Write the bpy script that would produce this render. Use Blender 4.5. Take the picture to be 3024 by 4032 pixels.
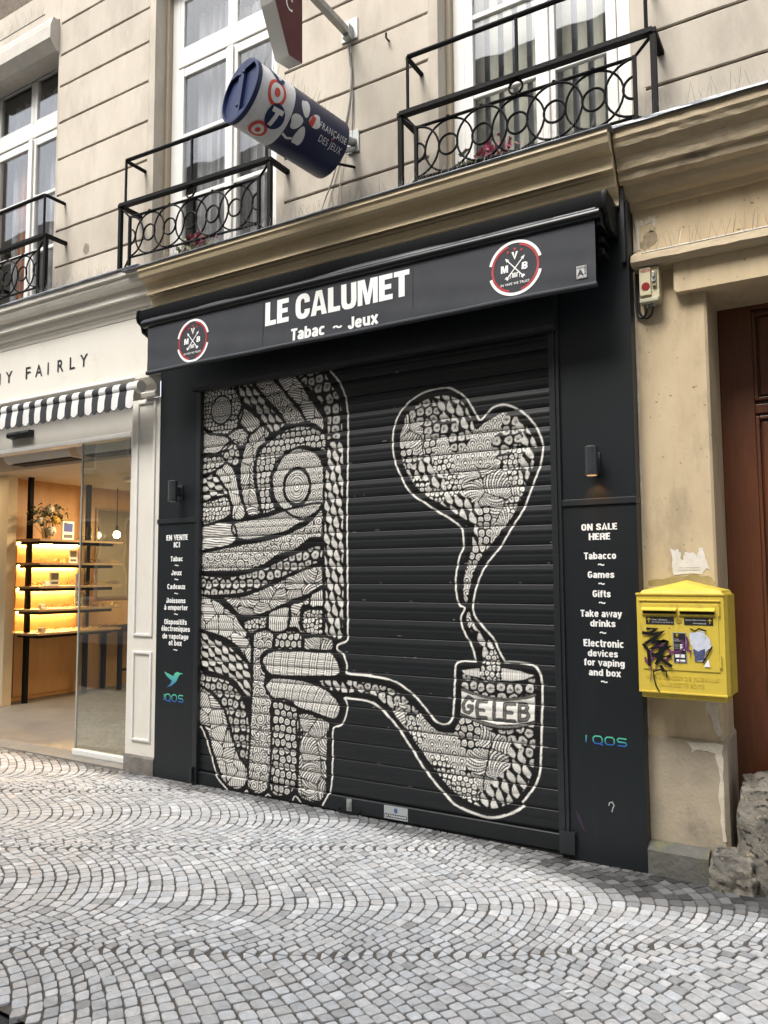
import bpy, bmesh, math, random
import numpy as np
from mathutils import Vector, Matrix
random.seed(7)
for o in list(bpy.data.objects): bpy.data.objects.remove(o)
S = bpy.context.scene; COL = S.collection
R = math.radians; PI = math.pi

# ---------------------------------------------------------------- camera
cd = bpy.data.cameras.new('camera'); cam = bpy.data.objects.new('camera', cd); COL.objects.link(cam)
YAW, PITCH, ROLL = R(31.05), R(4.63), R(-.32)
fw = Vector((-math.sin(YAW)*math.cos(PITCH), math.cos(YAW)*math.cos(PITCH), math.sin(PITCH)))
rt = Vector((math.cos(YAW), math.sin(YAW), 0)); up = rt.cross(fw)
rt2 = math.cos(ROLL)*rt+math.sin(ROLL)*up; up2 = -math.sin(ROLL)*rt+math.cos(ROLL)*up
m = Matrix((rt2, up2, -fw)).transposed().to_4x4(); m.translation = Vector((0, -4.381, 1.6)); cam.matrix_world = m
cd.sensor_fit = 'VERTICAL'; cd.sensor_height = 36; cd.sensor_width = 27; cd.lens = 27.143
cd.clip_start = .05; cd.clip_end = 500
S.camera = cam
S.render.resolution_x = 768; S.render.resolution_y = 1024

# ---------------------------------------------------------------- sky, sun, exposure
SUN_EL, SUN_AZ = R(56), R(196)      # azimuth: direction the light comes from, clockwise from +y
w = bpy.data.worlds.new('World'); S.world = w; w.use_nodes = True
nt = w.node_tree; nt.nodes.clear()
sky = nt.nodes.new('ShaderNodeTexSky'); sky.sky_type = 'NISHITA'; sky.sun_disc = False
sky.sun_elevation = SUN_EL; sky.sun_rotation = SUN_AZ; sky.altitude = 50; sky.air_density = 1.0; sky.dust_density = 4.0; sky.ozone_density = 1.0
hs = nt.nodes.new('ShaderNodeHueSaturation'); hs.inputs['Saturation'].default_value = .35   # thin overcast: a grey-white sky
bg = nt.nodes.new('ShaderNodeBackground'); bg.inputs['Strength'].default_value = .15
wo = nt.nodes.new('ShaderNodeOutputWorld')
nt.links.new(sky.outputs[0], hs.inputs['Color']); nt.links.new(hs.outputs[0], bg.inputs[0]); nt.links.new(bg.outputs[0], wo.inputs[0])
sl = bpy.data.lights.new('sun', 'SUN'); sl.energy = 1.5; sl.angle = R(24); sl.color = (1, .96, .9)
so = bpy.data.objects.new('sun', sl); COL.objects.link(so)
sd = Vector((math.sin(SUN_AZ)*math.cos(SUN_EL), math.cos(SUN_AZ)*math.cos(SUN_EL), math.sin(SUN_EL)))
so.rotation_euler = sd.to_track_quat('Z', 'Y').to_euler(); so.location = (0, -3, 12)
S.view_settings.view_transform = 'Standard'; S.view_settings.look = 'None'; S.view_settings.gamma = 1
S.view_settings.use_curve_mapping = False; S.view_settings.exposure = 1.36
S.render.engine = 'CYCLES'

# ---------------------------------------------------------------- materials
MATS = {}
def nn(nt, t, **k):
    n = nt.nodes.new(t)
    for a, b in k.items(): setattr(n, a, b)
    return n
def mat(name, col, rough=.6, metal=0., col2=None, scale=6., detail=5., bump=0., bscale=60., spec=.5, coat=0., col3=None, scale3=1.5, thr=(.5, .65), stretch=(1, 1, 1), emit=None, estr=0., pit=None, pscale=45., pthr=.7, objvar=0.):
    """principled surface; col2 mottles at `scale`, col3 stains in larger patches, bump is fine relief"""
    if name in MATS: return MATS[name]
    m = bpy.data.materials.new(name); m.use_nodes = True; nt = m.node_tree; L = nt.links.new
    b = nt.nodes['Principled BSDF']
    b.inputs['Base Color'].default_value = (*col, 1); b.inputs['Roughness'].default_value = rough; b.inputs['Metallic'].default_value = metal
    b.inputs['Specular IOR Level'].default_value = spec
    if coat: b.inputs['Coat Weight'].default_value = coat; b.inputs['Coat Roughness'].default_value = .12
    if emit: b.inputs['Emission Color'].default_value = (*emit, 1); b.inputs['Emission Strength'].default_value = estr
    if col2 or bump or col3 or pit:
        tc = nn(nt, 'ShaderNodeTexCoord'); mp = nn(nt, 'ShaderNodeMapping'); mp.inputs['Scale'].default_value = stretch
        L(tc.outputs['Object'], mp.inputs[0]); v = mp.outputs[0]
    out = None
    if col2:
        n = nn(nt, 'ShaderNodeTexNoise'); n.inputs['Scale'].default_value = scale; n.inputs['Detail'].default_value = detail; n.inputs['Roughness'].default_value = .65
        L(v, n.inputs['Vector'])
        r = nn(nt, 'ShaderNodeMapRange'); r.inputs[1].default_value = .32; r.inputs[2].default_value = .68; L(n.outputs[0], r.inputs[0])
        mx = nn(nt, 'ShaderNodeMixRGB'); mx.inputs[1].default_value = (*col, 1); mx.inputs[2].default_value = (*col2, 1); L(r.outputs[0], mx.inputs[0]); out = mx.outputs[0]
        rr = nn(nt, 'ShaderNodeMapRange'); rr.inputs[3].default_value = max(0, rough-.08); rr.inputs[4].default_value = min(1, rough+.08); L(n.outputs[0], rr.inputs[0]); L(rr.outputs[0], b.inputs['Roughness'])
    if col3:
        n3 = nn(nt, 'ShaderNodeTexNoise'); n3.inputs['Scale'].default_value = scale3; n3.inputs['Detail'].default_value = 7; n3.inputs['Roughness'].default_value = .7; L(v, n3.inputs['Vector'])
        r3 = nn(nt, 'ShaderNodeMapRange'); r3.inputs[1].default_value = thr[0]; r3.inputs[2].default_value = thr[1]; L(n3.outputs[0], r3.inputs[0])
        mx3 = nn(nt, 'ShaderNodeMixRGB'); mx3.inputs[2].default_value = (*col3, 1); L(r3.outputs[0], mx3.inputs[0])
        if out: L(out, mx3.inputs[1])
        else: mx3.inputs[1].default_value = (*col, 1)
        out = mx3.outputs[0]
    if pit:      # small pits, chips or specks
        n4 = nn(nt, 'ShaderNodeTexNoise'); n4.inputs['Scale'].default_value = pscale; n4.inputs['Detail'].default_value = 3; L(tc.outputs['Object'], n4.inputs['Vector'])
        r4 = nn(nt, 'ShaderNodeMapRange'); r4.inputs[1].default_value = pthr; r4.inputs[2].default_value = pthr+.05; L(n4.outputs[0], r4.inputs[0])
        mx4 = nn(nt, 'ShaderNodeMixRGB'); mx4.inputs[2].default_value = (*pit, 1); L(r4.outputs[0], mx4.inputs[0])
        if out: L(out, mx4.inputs[1])
        else: mx4.inputs[1].default_value = (*col, 1)
        out = mx4.outputs[0]
    if objvar and out:      # each block its own tone
        oi = nn(nt, 'ShaderNodeObjectInfo'); rv = nn(nt, 'ShaderNodeMapRange'); rv.inputs[3].default_value = 1-objvar; rv.inputs[4].default_value = 1+objvar*.5; L(oi.outputs['Random'], rv.inputs[0])
        mv = nn(nt, 'ShaderNodeMixRGB'); mv.blend_type = 'MULTIPLY'; mv.inputs[0].default_value = 1; L(out, mv.inputs[1]); L(rv.outputs[0], mv.inputs[2]); out = mv.outputs[0]
    if out: L(out, b.inputs['Base Color'])
    if bump:
        n2 = nn(nt, 'ShaderNodeTexNoise'); n2.inputs['Scale'].default_value = bscale; n2.inputs['Detail'].default_value = 4; L(v, n2.inputs['Vector'])
        bp = nn(nt, 'ShaderNodeBump'); bp.inputs['Strength'].default_value = bump; bp.inputs['Distance'].default_value = .01; L(n2.outputs[0], bp.inputs['Height']); L(bp.outputs[0], b.inputs['Normal'])
    MATS[name] = m; return m
def attr_mat(name, attr, rough=.5, bump=0., bscale=60., mottle=0., spec=.5, coat=0.):
    """colour comes from a per-vertex attribute of the mesh (paint, stone tone), with fine mottling"""
    m = bpy.data.materials.new(name); m.use_nodes = True; nt = m.node_tree; L = nt.links.new; b = nt.nodes['Principled BSDF']
    a = nn(nt, 'ShaderNodeAttribute'); a.attribute_name = attr; b.inputs['Roughness'].default_value = rough; b.inputs['Specular IOR Level'].default_value = spec
    if coat: b.inputs['Coat Weight'].default_value = coat; b.inputs['Coat Roughness'].default_value = .25
    out = a.outputs['Color']; tc = nn(nt, 'ShaderNodeTexCoord')
    if mottle:
        n = nn(nt, 'ShaderNodeTexNoise'); n.inputs['Scale'].default_value = 28; n.inputs['Detail'].default_value = 8; n.inputs['Roughness'].default_value = .75; L(tc.outputs['Object'], n.inputs['Vector'])
        r = nn(nt, 'ShaderNodeMapRange'); r.inputs[1].default_value = .3; r.inputs[2].default_value = .7; r.inputs[3].default_value = 1-mottle; r.inputs[4].default_value = 1+mottle*.4; L(n.outputs[0], r.inputs[0])
        mx = nn(nt, 'ShaderNodeMixRGB'); mx.blend_type = 'MULTIPLY'; mx.inputs[0].default_value = 1; L(out, mx.inputs[1]); L(r.outputs[0], mx.inputs[2]); out = mx.outputs[0]
    L(out, b.inputs['Base Color'])
    if bump:
        n2 = nn(nt, 'ShaderNodeTexNoise'); n2.inputs['Scale'].default_value = bscale; n2.inputs['Detail'].default_value = 6; L(tc.outputs['Object'], n2.inputs['Vector'])
        bp = nn(nt, 'ShaderNodeBump'); bp.inputs['Strength'].default_value = bump; bp.inputs['Distance'].default_value = .01; L(n2.outputs[0], bp.inputs['Height']); L(bp.outputs[0], b.inputs['Normal'])
    return m
def glass_mat(name, tint=(1, 1, 1), refl=1.0, ior=1.5):
    m = bpy.data.materials.new(name); m.use_nodes = True; nt = m.node_tree; L = nt.links.new; nt.nodes.remove(nt.nodes['Principled BSDF'])
    o = nt.nodes['Material Output']; t = nn(nt, 'ShaderNodeBsdfTransparent'); t.inputs[0].default_value = (*tint, 1)
    g = nn(nt, 'ShaderNodeBsdfGlossy'); g.inputs['Roughness'].default_value = .01
    tc = nn(nt, 'ShaderNodeTexCoord'); n = nn(nt, 'ShaderNodeTexNoise'); n.inputs['Scale'].default_value = 1.3; L(tc.outputs['Object'], n.inputs['Vector'])
    bp = nn(nt, 'ShaderNodeBump'); bp.inputs['Strength'].default_value = .06; bp.inputs['Distance'].default_value = .05; L(n.outputs[0], bp.inputs['Height']); L(bp.outputs[0], g.inputs['Normal'])
    ge = nn(nt, 'ShaderNodeNewGeometry'); dt = nn(nt, 'ShaderNodeVectorMath', operation='DOT_PRODUCT'); L(ge.outputs['Normal'], dt.inputs[0]); L(ge.outputs['Incoming'], dt.inputs[1])
    def mth(op, x, y=None, clamp=False):
        q = nn(nt, 'ShaderNodeMath', operation=op); q.use_clamp = clamp; L(x, q.inputs[0])
        if y is not None: q.inputs[1].default_value = y
        return q
    ab = mth('ABSOLUTE', dt.outputs['Value']); om = mth('SUBTRACT', ab.outputs[0]); om.inputs[0].default_value = 1; nt.links.remove(om.inputs[0].links[0]); L(ab.outputs[0], om.inputs[1])
    pw = mth('POWER', om.outputs[0], 5); sc = mth('MULTIPLY', pw.outputs[0], .96); ad = mth('ADD', sc.outputs[0], .04); ml = mth('MULTIPLY', ad.outputs[0], refl, True); mx = nn(nt, 'ShaderNodeMixShader')
    L(ml.outputs[0], mx.inputs[0]); L(t.outputs[0], mx.inputs[1]); L(g.outputs[0], mx.inputs[2]); L(mx.outputs[0], o.inputs['Surface']); return m

stone   = mat('wall_render', (.53, .48, .4), .9, objvar=.1, col2=(.46, .41, .335), scale=5, detail=8, bump=.14, bscale=70, col3=(.36, .32, .265), scale3=2.2, thr=(.5, .78), stretch=(1.3, 1, .45), pit=(.22, .18, .14), pscale=30, pthr=.72)
stone_r = mat('pier_render', (.55, .44, .285), .9, col2=(.46, .36, .225), scale=5, detail=8, bump=.16, bscale=45, col3=(.3, .24, .155), scale3=3.2, thr=(.52, .78), stretch=(1.4, 1, .5), pit=(.15, .12, .085), pscale=38, pthr=.685)
joint   = mat('wall_joint', (.17, .13, .095), .95, col2=(.1, .08, .06), scale=20)
stone_c = mat('weathered_cornice', (.44, .36, .24), .9, col2=(.35, .28, .185), scale=7, detail=9, bump=.5, bscale=60, col3=(.16, .13, .09), scale3=5, thr=(.58, .74), stretch=(.5, 1, 1))
stone_d = mat('dirty_stone', (.25, .225, .18), .95, col2=(.1, .094, .084), scale=9, detail=10, bump=1.0, bscale=40, col3=(.5, .41, .26), scale3=14, thr=(.6, .68), pit=(.05, .047, .043), pscale=30, pthr=.61)
plinth  = mat('plinth_stone', (.13, .125, .11), .92, col2=(.08, .08, .07), scale=8, detail=9, bump=.6, bscale=40, col3=(.16, .16, .08), scale3=4, thr=(.55, .7))
peel    = mat('bare_plaster', (.64, .58, .47), .95, col2=(.5, .44, .35), scale=14, bump=.5, bscale=60)
tan     = mat('tan_cornice_paint', (.6, .49, .31), .5, col2=(.55, .445, .28), scale=9, bump=.08, bscale=80)
cream   = mat('cream_shop_paint', (.68, .65, .58), .5, col2=(.64, .61, .54), scale=3, bump=.06, bscale=90, col3=(.47, .44, .38), scale3=3, thr=(.6, .85))
white   = mat('white_paint', (.72, .71, .68), .42, col2=(.66, .65, .61), scale=5)
anthr   = mat('anthracite_panel', (.0105, .0135, .0155), .4, col2=(.0085, .011, .013), scale=2.2, detail=9, bump=.03, bscale=300, spec=.38, col3=(.02, .023, .025), scale3=2.6, thr=(.55, .85), stretch=(2.2, 1, .5), pit=(.06, .06, .06), pscale=55, pthr=.76)
anthr2  = mat('anthracite_trim', (.016, .019, .021), .38, col2=(.012, .014, .016), scale=12, spec=.5)
blackg  = mat('black_gloss', (.005, .006, .007), .33, spec=.45)
blackm  = mat('black_iron', (.004, .0043, .0046), .6, col2=(.007, .007, .007), scale=30, spec=.12, bump=.25, bscale=120)
fabric  = mat('awning_fabric', (.024, .027, .034), .75, col2=(.018, .021, .027), scale=3, bump=.12, bscale=400)
vinyl   = mat('white_vinyl', (.8, .8, .78), .45)
redv    = mat('red_vinyl', (.36, .02, .022), .45)
lead    = mat('lead_flashing', (.24, .26, .28), .45, .4, col2=(.12, .13, .14), scale=14, bump=.3, bscale=30)
zinc    = mat('galvanised_steel', (.42, .43, .42), .45, .6, col2=(.3, .31, .3), scale=18)
steel   = mat('spike_steel', (.22, .21, .2), .5, .5)
dark    = mat('dark_room', (.02, .018, .016), .9)
glass   = glass_mat('window_glass', (.93, .95, .95), 1.9, 1.5)
glassd  = glass_mat('door_glass', (.82, .87, .85), 3.2, 1.5)

# ---------------------------------------------------------------- mesh helpers
class MB:
    """collects faces, then links them as ONE mesh object"""
    def __init__(s): s.v = []; s.f = []; s.mi = []; s.cur = 0
    def add(s, vs, fs):
        b = len(s.v); s.v += [tuple(p) for p in vs]; s.f += [tuple(i+b for i in f) for f in fs]; s.mi += [s.cur]*len(fs); return s
    def box(s, x0, x1, y0, y1, z0, z1, c=0.):
        if c <= 0:
            return s.add([(x, y, z) for x in (x0, x1) for y in (y0, y1) for z in (z0, z1)], [(0, 1, 3, 2), (4, 6, 7, 5), (0, 4, 5, 1), (2, 3, 7, 6), (0, 2, 6, 4), (1, 5, 7, 3)])
        bm = bmesh.new(); bmesh.ops.create_cube(bm, size=1)
        for v in bm.verts: v.co = ((x0+x1)/2+v.co.x*(x1-x0), (y0+y1)/2+v.co.y*(y1-y0), (z0+z1)/2+v.co.z*(z1-z0))
        bmesh.ops.bevel(bm, geom=bm.edges[:], offset=min(c, .45*min(x1-x0, y1-y0, z1-z0)), segments=2, profile=.6, affect='EDGES')
        return s.bm(bm)
    def bm(s, bm):
        bm.verts.index_update(); s.add([v.co for v in bm.verts], [[v.index for v in f.verts] for f in bm.faces]); bm.free(); return s
    def prof(s, pr, x0, x1, cap=True, nx=1, jit=0.):
        """extrude a (y,z) profile along x"""
        n = len(pr); vs = []
        for i in range(nx+1):
            x = x0+(x1-x0)*i/nx
            for (y, z) in pr: vs.append((x, y+random.uniform(-jit, jit), z+random.uniform(-jit, jit)))
        fs = [(i*n+j, (i+1)*n+j, (i+1)*n+(j+1) % n, i*n+(j+1) % n) for i in range(nx) for j in range(n)]
        if cap: fs += [tuple(range(n)), tuple(nx*n+j for j in reversed(range(n)))]
        return s.add(vs, fs)
    def tube(s, pts, r, n=6, closed=False, r2=None):
        P = [Vector(p) for p in pts]; N = len(P); vs = []; rings = N
        last = Vector((0, 0, 1))
        for i in range(N):
            if closed: t = (P[(i+1) % N]-P[i-1])
            else: t = P[min(i+1, N-1)]-P[max(i-1, 0)]
            t.normalize(); u = t.cross(last)
            if u.length < .15: u = t.cross(Vector((0, 1, 0)))
            if u.length < .15: u = t.cross(Vector((1, 0, 0)))
            u.normalize(); w = t.cross(u); rr = r if r2 is None else r+(r2-r)*i/max(1, N-1)
            for k in range(n): a = 2*PI*k/n; vs.append(P[i]+rr*(math.cos(a)*u+math.sin(a)*w))
        fs = []
        for i in range(N if closed else N-1):
            a, b = i*n, ((i+1) % N)*n
            for k in range(n): fs.append((a+k, a+(k+1) % n, b+(k+1) % n, b+k))
        if not closed: fs += [tuple(range(n))[::-1], tuple((N-1)*n+k for k in range(n))]
        return s.add(vs, fs)
    def cyl(s, p0, p1, r, n=24, r2=None): return s.tube([p0, p1], r, n, r2=r2)
    def sphere(s, c, r, seg=12, sc=(1, 1, 1)):
        bm = bmesh.new(); bmesh.ops.create_uvsphere(bm, u_segments=seg, v_segments=max(6, seg*2//3), radius=r)
        for v in bm.verts: v.co = Vector(c)+Vector((v.co.x*sc[0], v.co.y*sc[1], v.co.z*sc[2]))
        return s.bm(bm)
    def quad(s, *p): return s.add(p, [tuple(range(len(p)))])
    def build(s, name, mats, parent=None, smooth=False):
        me = bpy.data.meshes.new(name); me.from_pydata(s.v, [], s.f)
        ms = mats if isinstance(mats, (list, tuple)) else [mats]
        for m in ms: me.materials.append(m)
        if len(ms) > 1: me.polygons.foreach_set('material_index', s.mi)
        bm = bmesh.new(); bm.from_mesh(me); bmesh.ops.recalc_face_normals(bm, faces=bm.faces[:]); bm.to_mesh(me); bm.free()
        if smooth: me.polygons.foreach_set('use_smooth', [True]*len(me.polygons)); me.set_sharp_from_angle(angle=R(35))
        o = bpy.data.objects.new(name, me); COL.objects.link(o)
        if parent: par(o, parent)
        return o
def par(o, p):
    o.parent = p; base = p
    m = Matrix.Identity(4); chain = []
    while base: chain.append(base); base = base.parent
    for c in reversed(chain): m = m @ c.matrix_parent_inverse @ c.matrix_basis
    o.matrix_parent_inverse = m.inverted()
def tag(o, label=None, cat=None, group=None, kind=None):
    for k, v in (('label', label), ('category', cat), ('group', group), ('kind', kind)):
        if v: o[k] = v
    return o
def thing(name, label, cat, loc=(0, 0, 0), group=None):
    o = bpy.data.objects.new(name, None); COL.objects.link(o); o.location = loc; o.empty_display_size = .1
    return tag(o, label, cat, group)
def copy_tree(o, parent=None):
    c = o.copy(); COL.objects.link(c)
    if parent: c.parent = parent
    for ch in list(o.children): copy_tree(ch, c)
    return c
def ring_pts(cx, y, cz, r, n=28, a0=0, a1=2*PI, closed=True):
    k = n if closed else n+1
    return [(cx+r*math.cos(a0+(a1-a0)*i/n), y, cz+r*math.sin(a0+(a1-a0)*i/n)) for i in range(k)]
_cap = {}
def text_mesh(s, bold=0., space=1., extrude=0., shear=0.):
    c = bpy.data.curves.new('t', 'FONT'); c.body = s; c.size = 1; c.offset = bold; c.space_character = space; c.extrude = extrude; c.resolution_u = 4; c.shear = shear
    o = bpy.data.objects.new('t', c); COL.objects.link(o); dg = bpy.context.evaluated_depsgraph_get(); dg.update()
    me = bpy.data.meshes.new_from_object(o.evaluated_get(dg)); bpy.data.objects.remove(o); bpy.data.curves.remove(c)
    v = np.empty(len(me.vertices)*3); me.vertices.foreach_get('co', v); v = v.reshape(-1, 3)
    f = [tuple(p.vertices) for p in me.polygons]; bpy.data.meshes.remove(me); return v, f
def capheight(bold):
    if bold not in _cap: v, _ = text_mesh('H', bold); _cap[bold] = (v[:, 1].min(), v[:, 1].max())
    return _cap[bold]
def text(mb, s, x0, x1, zb, h, place, bold=0., space=1., extrude=0.):
    """lettering scaled so it runs from x0 to x1 with its capitals h tall on baseline zb; place(u,v,w)->xyz"""
    v, f = text_mesh(s, bold, space, extrude); lo, hi = capheight(bold)
    u = x0+(v[:, 0]-v[:, 0].min())/(v[:, 0].max()-v[:, 0].min())*(x1-x0); z = zb+(v[:, 1]-lo)/(hi-lo)*h
    mb.add([place(a, b, c) for a, b, c in zip(u, z, v[:, 2])], f); return mb
def ribbon(mb, pts, w, place, closed=False):
    """flat stroke of width w along 2-D points"""
    P = [Vector(p) for p in pts]; n = len(P); vs = []
    for i in range(n):
        if closed: a, b = P[i-1], P[(i+1) % n]
        else: a, b = P[max(0, i-1)], P[min(n-1, i+1)]
        t = (b-a).normalized(); nrm = Vector((-t.y, t.x)); k = 1.
        if 0 < i < n-1 or closed:
            t1 = (P[i]-P[i-1]).normalized(); k = 1/max(.55, abs(t1.dot(t)))
        vs += [place(*(P[i]+nrm*w/2*k)), place(*(P[i]-nrm*w/2*k))]
    fs = [(2*i, 2*i+1, (2*i+3) % (2*n), (2*i+2) % (2*n)) for i in range(n if closed else n-1)]
    mb.add(vs, fs); return mb
def disc(mb, cx, cz, rx, rz, place, n=32, a0=0, a1=2*PI):
    mb.add([place(cx+rx*math.cos(a0+(a1-a0)*i/n), cz+rz*math.sin(a0+(a1-a0)*i/n)) for i in range(n)], [tuple(range(n))]); return mb
def arc(mb, cx, cz, r, w, a0, a1, place, n=40, sx=1.):
    pts = [(cx+sx*r*math.cos(R(a0+(a1-a0)*i/n)), cz+r*math.sin(R(a0+(a1-a0)*i/n))) for i in range(n+1)]
    return ribbon(mb, pts, w, place)
def plane_y(y): return lambda u, v, w=0.: (u, y-w, v)
def ground(x, y=0): return .008*(-1-x)

def heavy(mb, s, x0, x1, zb, h, place):
    """condensed heavy capitals drawn as solid shapes"""
    G = {'L': (.74, [[(0, 0), (.74, 0), (.74, .2), (.33, .2), (.33, 1), (0, 1)]]), 'E': (.78, [[(0, 0), (.78, 0), (.78, .2), (.33, .2), (.33, .41), (.7, .41), (.7, .6), (.33, .6), (.33, .8), (.77, .8), (.77, 1), (0, 1)]]),
         'T': (.86, [[(0, 1), (0, .8), (.265, .8), (.265, 0), (.595, 0), (.595, .8), (.86, .8), (.86, 1)]]), ' ': (.3, []),
         'M': (1.18, [[(0, 0), (.28, 0), (.28, .66), (.47, 0), (.71, 0), (.9, .66), (.9, 0), (1.18, 0), (1.18, 1), (.76, 1), (.59, .42), (.42, 1), (0, 1)]]),
         'A': (1.0, [[(0, 0), (.32, 0), (.37, .19), (.37, .37), (.5, .8), (.5, 1), (.31, 1)], [(1.0, 0), (.68, 0), (.63, .19), (.63, .37), (.5, .8), (.5, 1), (.69, 1)], [(.37, .19), (.63, .19), (.63, .37), (.37, .37)]]),
         'C': (.92, [[(.92, .36), (.91, .2), (.8, .05), (.62, -.02), (.36, -.02), (.17, .05), (.05, .18), (0, .35), (0, .65), (.05, .82), (.17, .95), (.36, 1.02), (.62, 1.02), (.8, .95), (.91, .8), (.92, .63), (.59, .63), (.58, .75), (.5, .82), (.41, .8), (.34, .72), (.33, .6), (.33, .4), (.34, .28), (.41, .2), (.5, .18), (.58, .25), (.59, .36)]]),
         'U': (.92, [[(0, 1), (0, .28), (.06, .1), (.2, 0), (.36, -.02), (.56, -.02), (.72, 0), (.86, .1), (.92, .28), (.92, 1), (.6, 1), (.6, .3), (.56, .2), (.46, .17), (.36, .2), (.32, .3), (.32, 1)]])}
    tot = sum(G[c][0] for c in s)+.07*(len(s)-1); x = 0; k = (x1-x0)/tot
    for c in s:
        for p in G[c][1]: mb.add([place(x0+(x+a)*k, zb+b*h) for a, b in p], [tuple(range(len(p)))])
        x += G[c][0]+.07
    return mb
def _ov(cx, cy, rx, ry, a0=0, a1=360, n=14, e=.75):
    out = []
    for i in range(n+1):
        a = R(a0+(a1-a0)*i/n); c, s = math.cos(a), math.sin(a); out.append((cx+rx*math.copysign(abs(c)**e, c), cy+ry*math.copysign(abs(s)**e, s)))
    return out
_bowl = lambda cx=.27: _ov(cx, .38, .165, .28)
SF = {  # heavy condensed grotesque drawn as strokes: (advance, [polylines]); capitals 1 high, x-height .76
 'O': (.6, [_ov(.3, .5, .19, .4)]), 'N': (.62, [[(.1, 0), (.1, 1)], [(.13, .93), (.49, .07)], [(.52, 0), (.52, 1)]]), 'A': (.6, [[(.07, 0), (.3, .96), (.53, 0)], [(.17, .25), (.43, .25)]]),
 'S': (.56, [[(.47, .68), (.43, .84), (.28, .9), (.14, .84), (.1, .7), (.18, .58), (.38, .44), (.47, .3), (.42, .16), (.28, .1), (.13, .16), (.09, .32)]]), 'L': (.47, [[(.1, 1), (.1, .1), (.45, .1)]]), 'E': (.5, [[(.47, .9), (.1, .9), (.1, .1), (.47, .1)], [(.1, .51), (.43, .51)]]),
 'H': (.62, [[(.1, 0), (.1, 1)], [(.52, 0), (.52, 1)], [(.1, .5), (.52, .5)]]), 'R': (.6, [[(.1, 0), (.1, .9), (.36, .9), (.48, .8), (.48, .6), (.36, .49), (.12, .49)], [(.33, .47), (.46, .36), (.5, 0)]]), 'T': (.52, [[(.0, .9), (.52, .9)], [(.26, .85), (.26, 0)]]),
 'G': (.6, [_ov(.3, .5, .19, .4, 35, 325), [(.49, .2), (.49, .45), (.32, .45)]]), 'V': (.56, [[(.07, 1), (.28, .06), (.49, 1)]]), 'I': (.2, [[(.1, 0), (.1, 1)]]), 'C': (.58, [_ov(.3, .5, .19, .4, 40, 320)]), 'J': (.46, [[(.36, 1), (.36, .28), (.3, .13), (.18, .1), (.08, .2), (.07, .34)]]),
 'B': (.6, [[(.3, .5), (.12, .5), (.1, .9), (.36, .9), (.47, .8), (.47, .62), (.36, .51), (.48, .4), (.48, .2), (.36, .1), (.1, .1), (.1, .9)]]), 'D': (.6, [[(.1, .1), (.1, .9), (.34, .9), (.48, .76), (.5, .5), (.48, .24), (.34, .1), (.1, .1)]]),
 'a': (.52, [[(.11, .55), (.15, .63), (.25, .67), (.37, .62), (.41, .5), (.41, 0)], [(.4, .43), (.18, .37), (.1, .26), (.12, .13), (.22, .08), (.34, .13), (.4, .24)]]), 'b': (.55, [[(.1, 0), (.1, 1)], _bowl(.28)]), 'c': (.5, [_ov(.27, .38, .17, .28, 40, 320)]), 'd': (.55, [[(.45, 0), (.45, 1)], _bowl(.27)]),
 'e': (.53, [[(.12, .4), (.43, .4), (.42, .55), (.35, .65), (.22, .66), (.12, .55), (.1, .38), (.12, .2), (.22, .1), (.34, .1), (.43, .22)]]), 'f': (.36, [[(.34, .9), (.22, .9), (.16, .8), (.16, 0)], [(.02, .68), (.33, .68)]]), 'g': (.55, [_ov(.26, .42, .16, .24), [(.45, .74), (.45, -.06), (.36, -.16), (.2, -.16), (.1, -.06)]]),
 'h': (.55, [[(.1, 0), (.1, 1)], [(.1, .5), (.2, .64), (.34, .65), (.44, .54), (.44, 0)]]), 'i': (.22, [[(.11, 0), (.11, .74)], [(.11, .84), (.11, 1)]]), 'k': (.54, [[(.1, 0), (.1, 1)], [(.44, .74), (.13, .36)], [(.22, .46), (.46, 0)]]), 'l': (.22, [[(.11, 0), (.11, 1)]]),
 'm': (.86, [[(.1, 0), (.1, .76)], [(.1, .54), (.22, .65), (.36, .62), (.42, .5), (.42, 0)], [(.42, .54), (.54, .65), (.68, .62), (.75, .5), (.75, 0)]]), 'n': (.55, [[(.1, 0), (.1, .76)], [(.1, .52), (.21, .65), (.35, .64), (.44, .52), (.44, 0)]]), 'o': (.54, [_bowl()]), 'p': (.55, [[(.1, -.22), (.1, .76)], _bowl(.28)]), 'q': (.55, [[(.45, -.22), (.45, .76)], _bowl(.27)]),
 'r': (.38, [[(.1, 0), (.1, .76)], [(.1, .5), (.2, .63), (.36, .66)]]), 's': (.48, [[(.41, .52), (.36, .63), (.24, .67), (.13, .62), (.1, .52), (.18, .43), (.33, .33), (.4, .23), (.36, .13), (.24, .09), (.12, .13), (.08, .25)]]), 't': (.36, [[(.16, .96), (.16, .2), (.22, .1), (.34, .1)], [(.02, .68), (.33, .68)]]),
 'u': (.55, [[(.1, .76), (.1, .24), (.19, .11), (.33, .12), (.44, .25)], [(.44, 0), (.44, .76)]]), 'v': (.5, [[(.06, .76), (.25, .05), (.44, .76)]]), 'w': (.76, [[(.06, .76), (.2, .06), (.38, .68), (.56, .06), (.7, .76)]]), 'x': (.52, [[(.06, .76), (.46, 0)], [(.46, .76), (.06, 0)]]), 'y': (.5, [[(.06, .76), (.26, .1)], [(.45, .76), (.26, .06), (.19, -.12), (.06, -.16)]]),
 '~': (.5, [[(.04, .5), (.1, .62), (.2, .62), (.32, .48), (.42, .48), (.48, .6)]]), ' ': (.26, [])}
SF['é'] = (SF['e'][0], SF['e'][1]+[[(.2, .84), (.36, 1.0)]]); SF['à'] = (SF['a'][0], SF['a'][1]+[[(.34, .84), (.18, 1.0)]])
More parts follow.
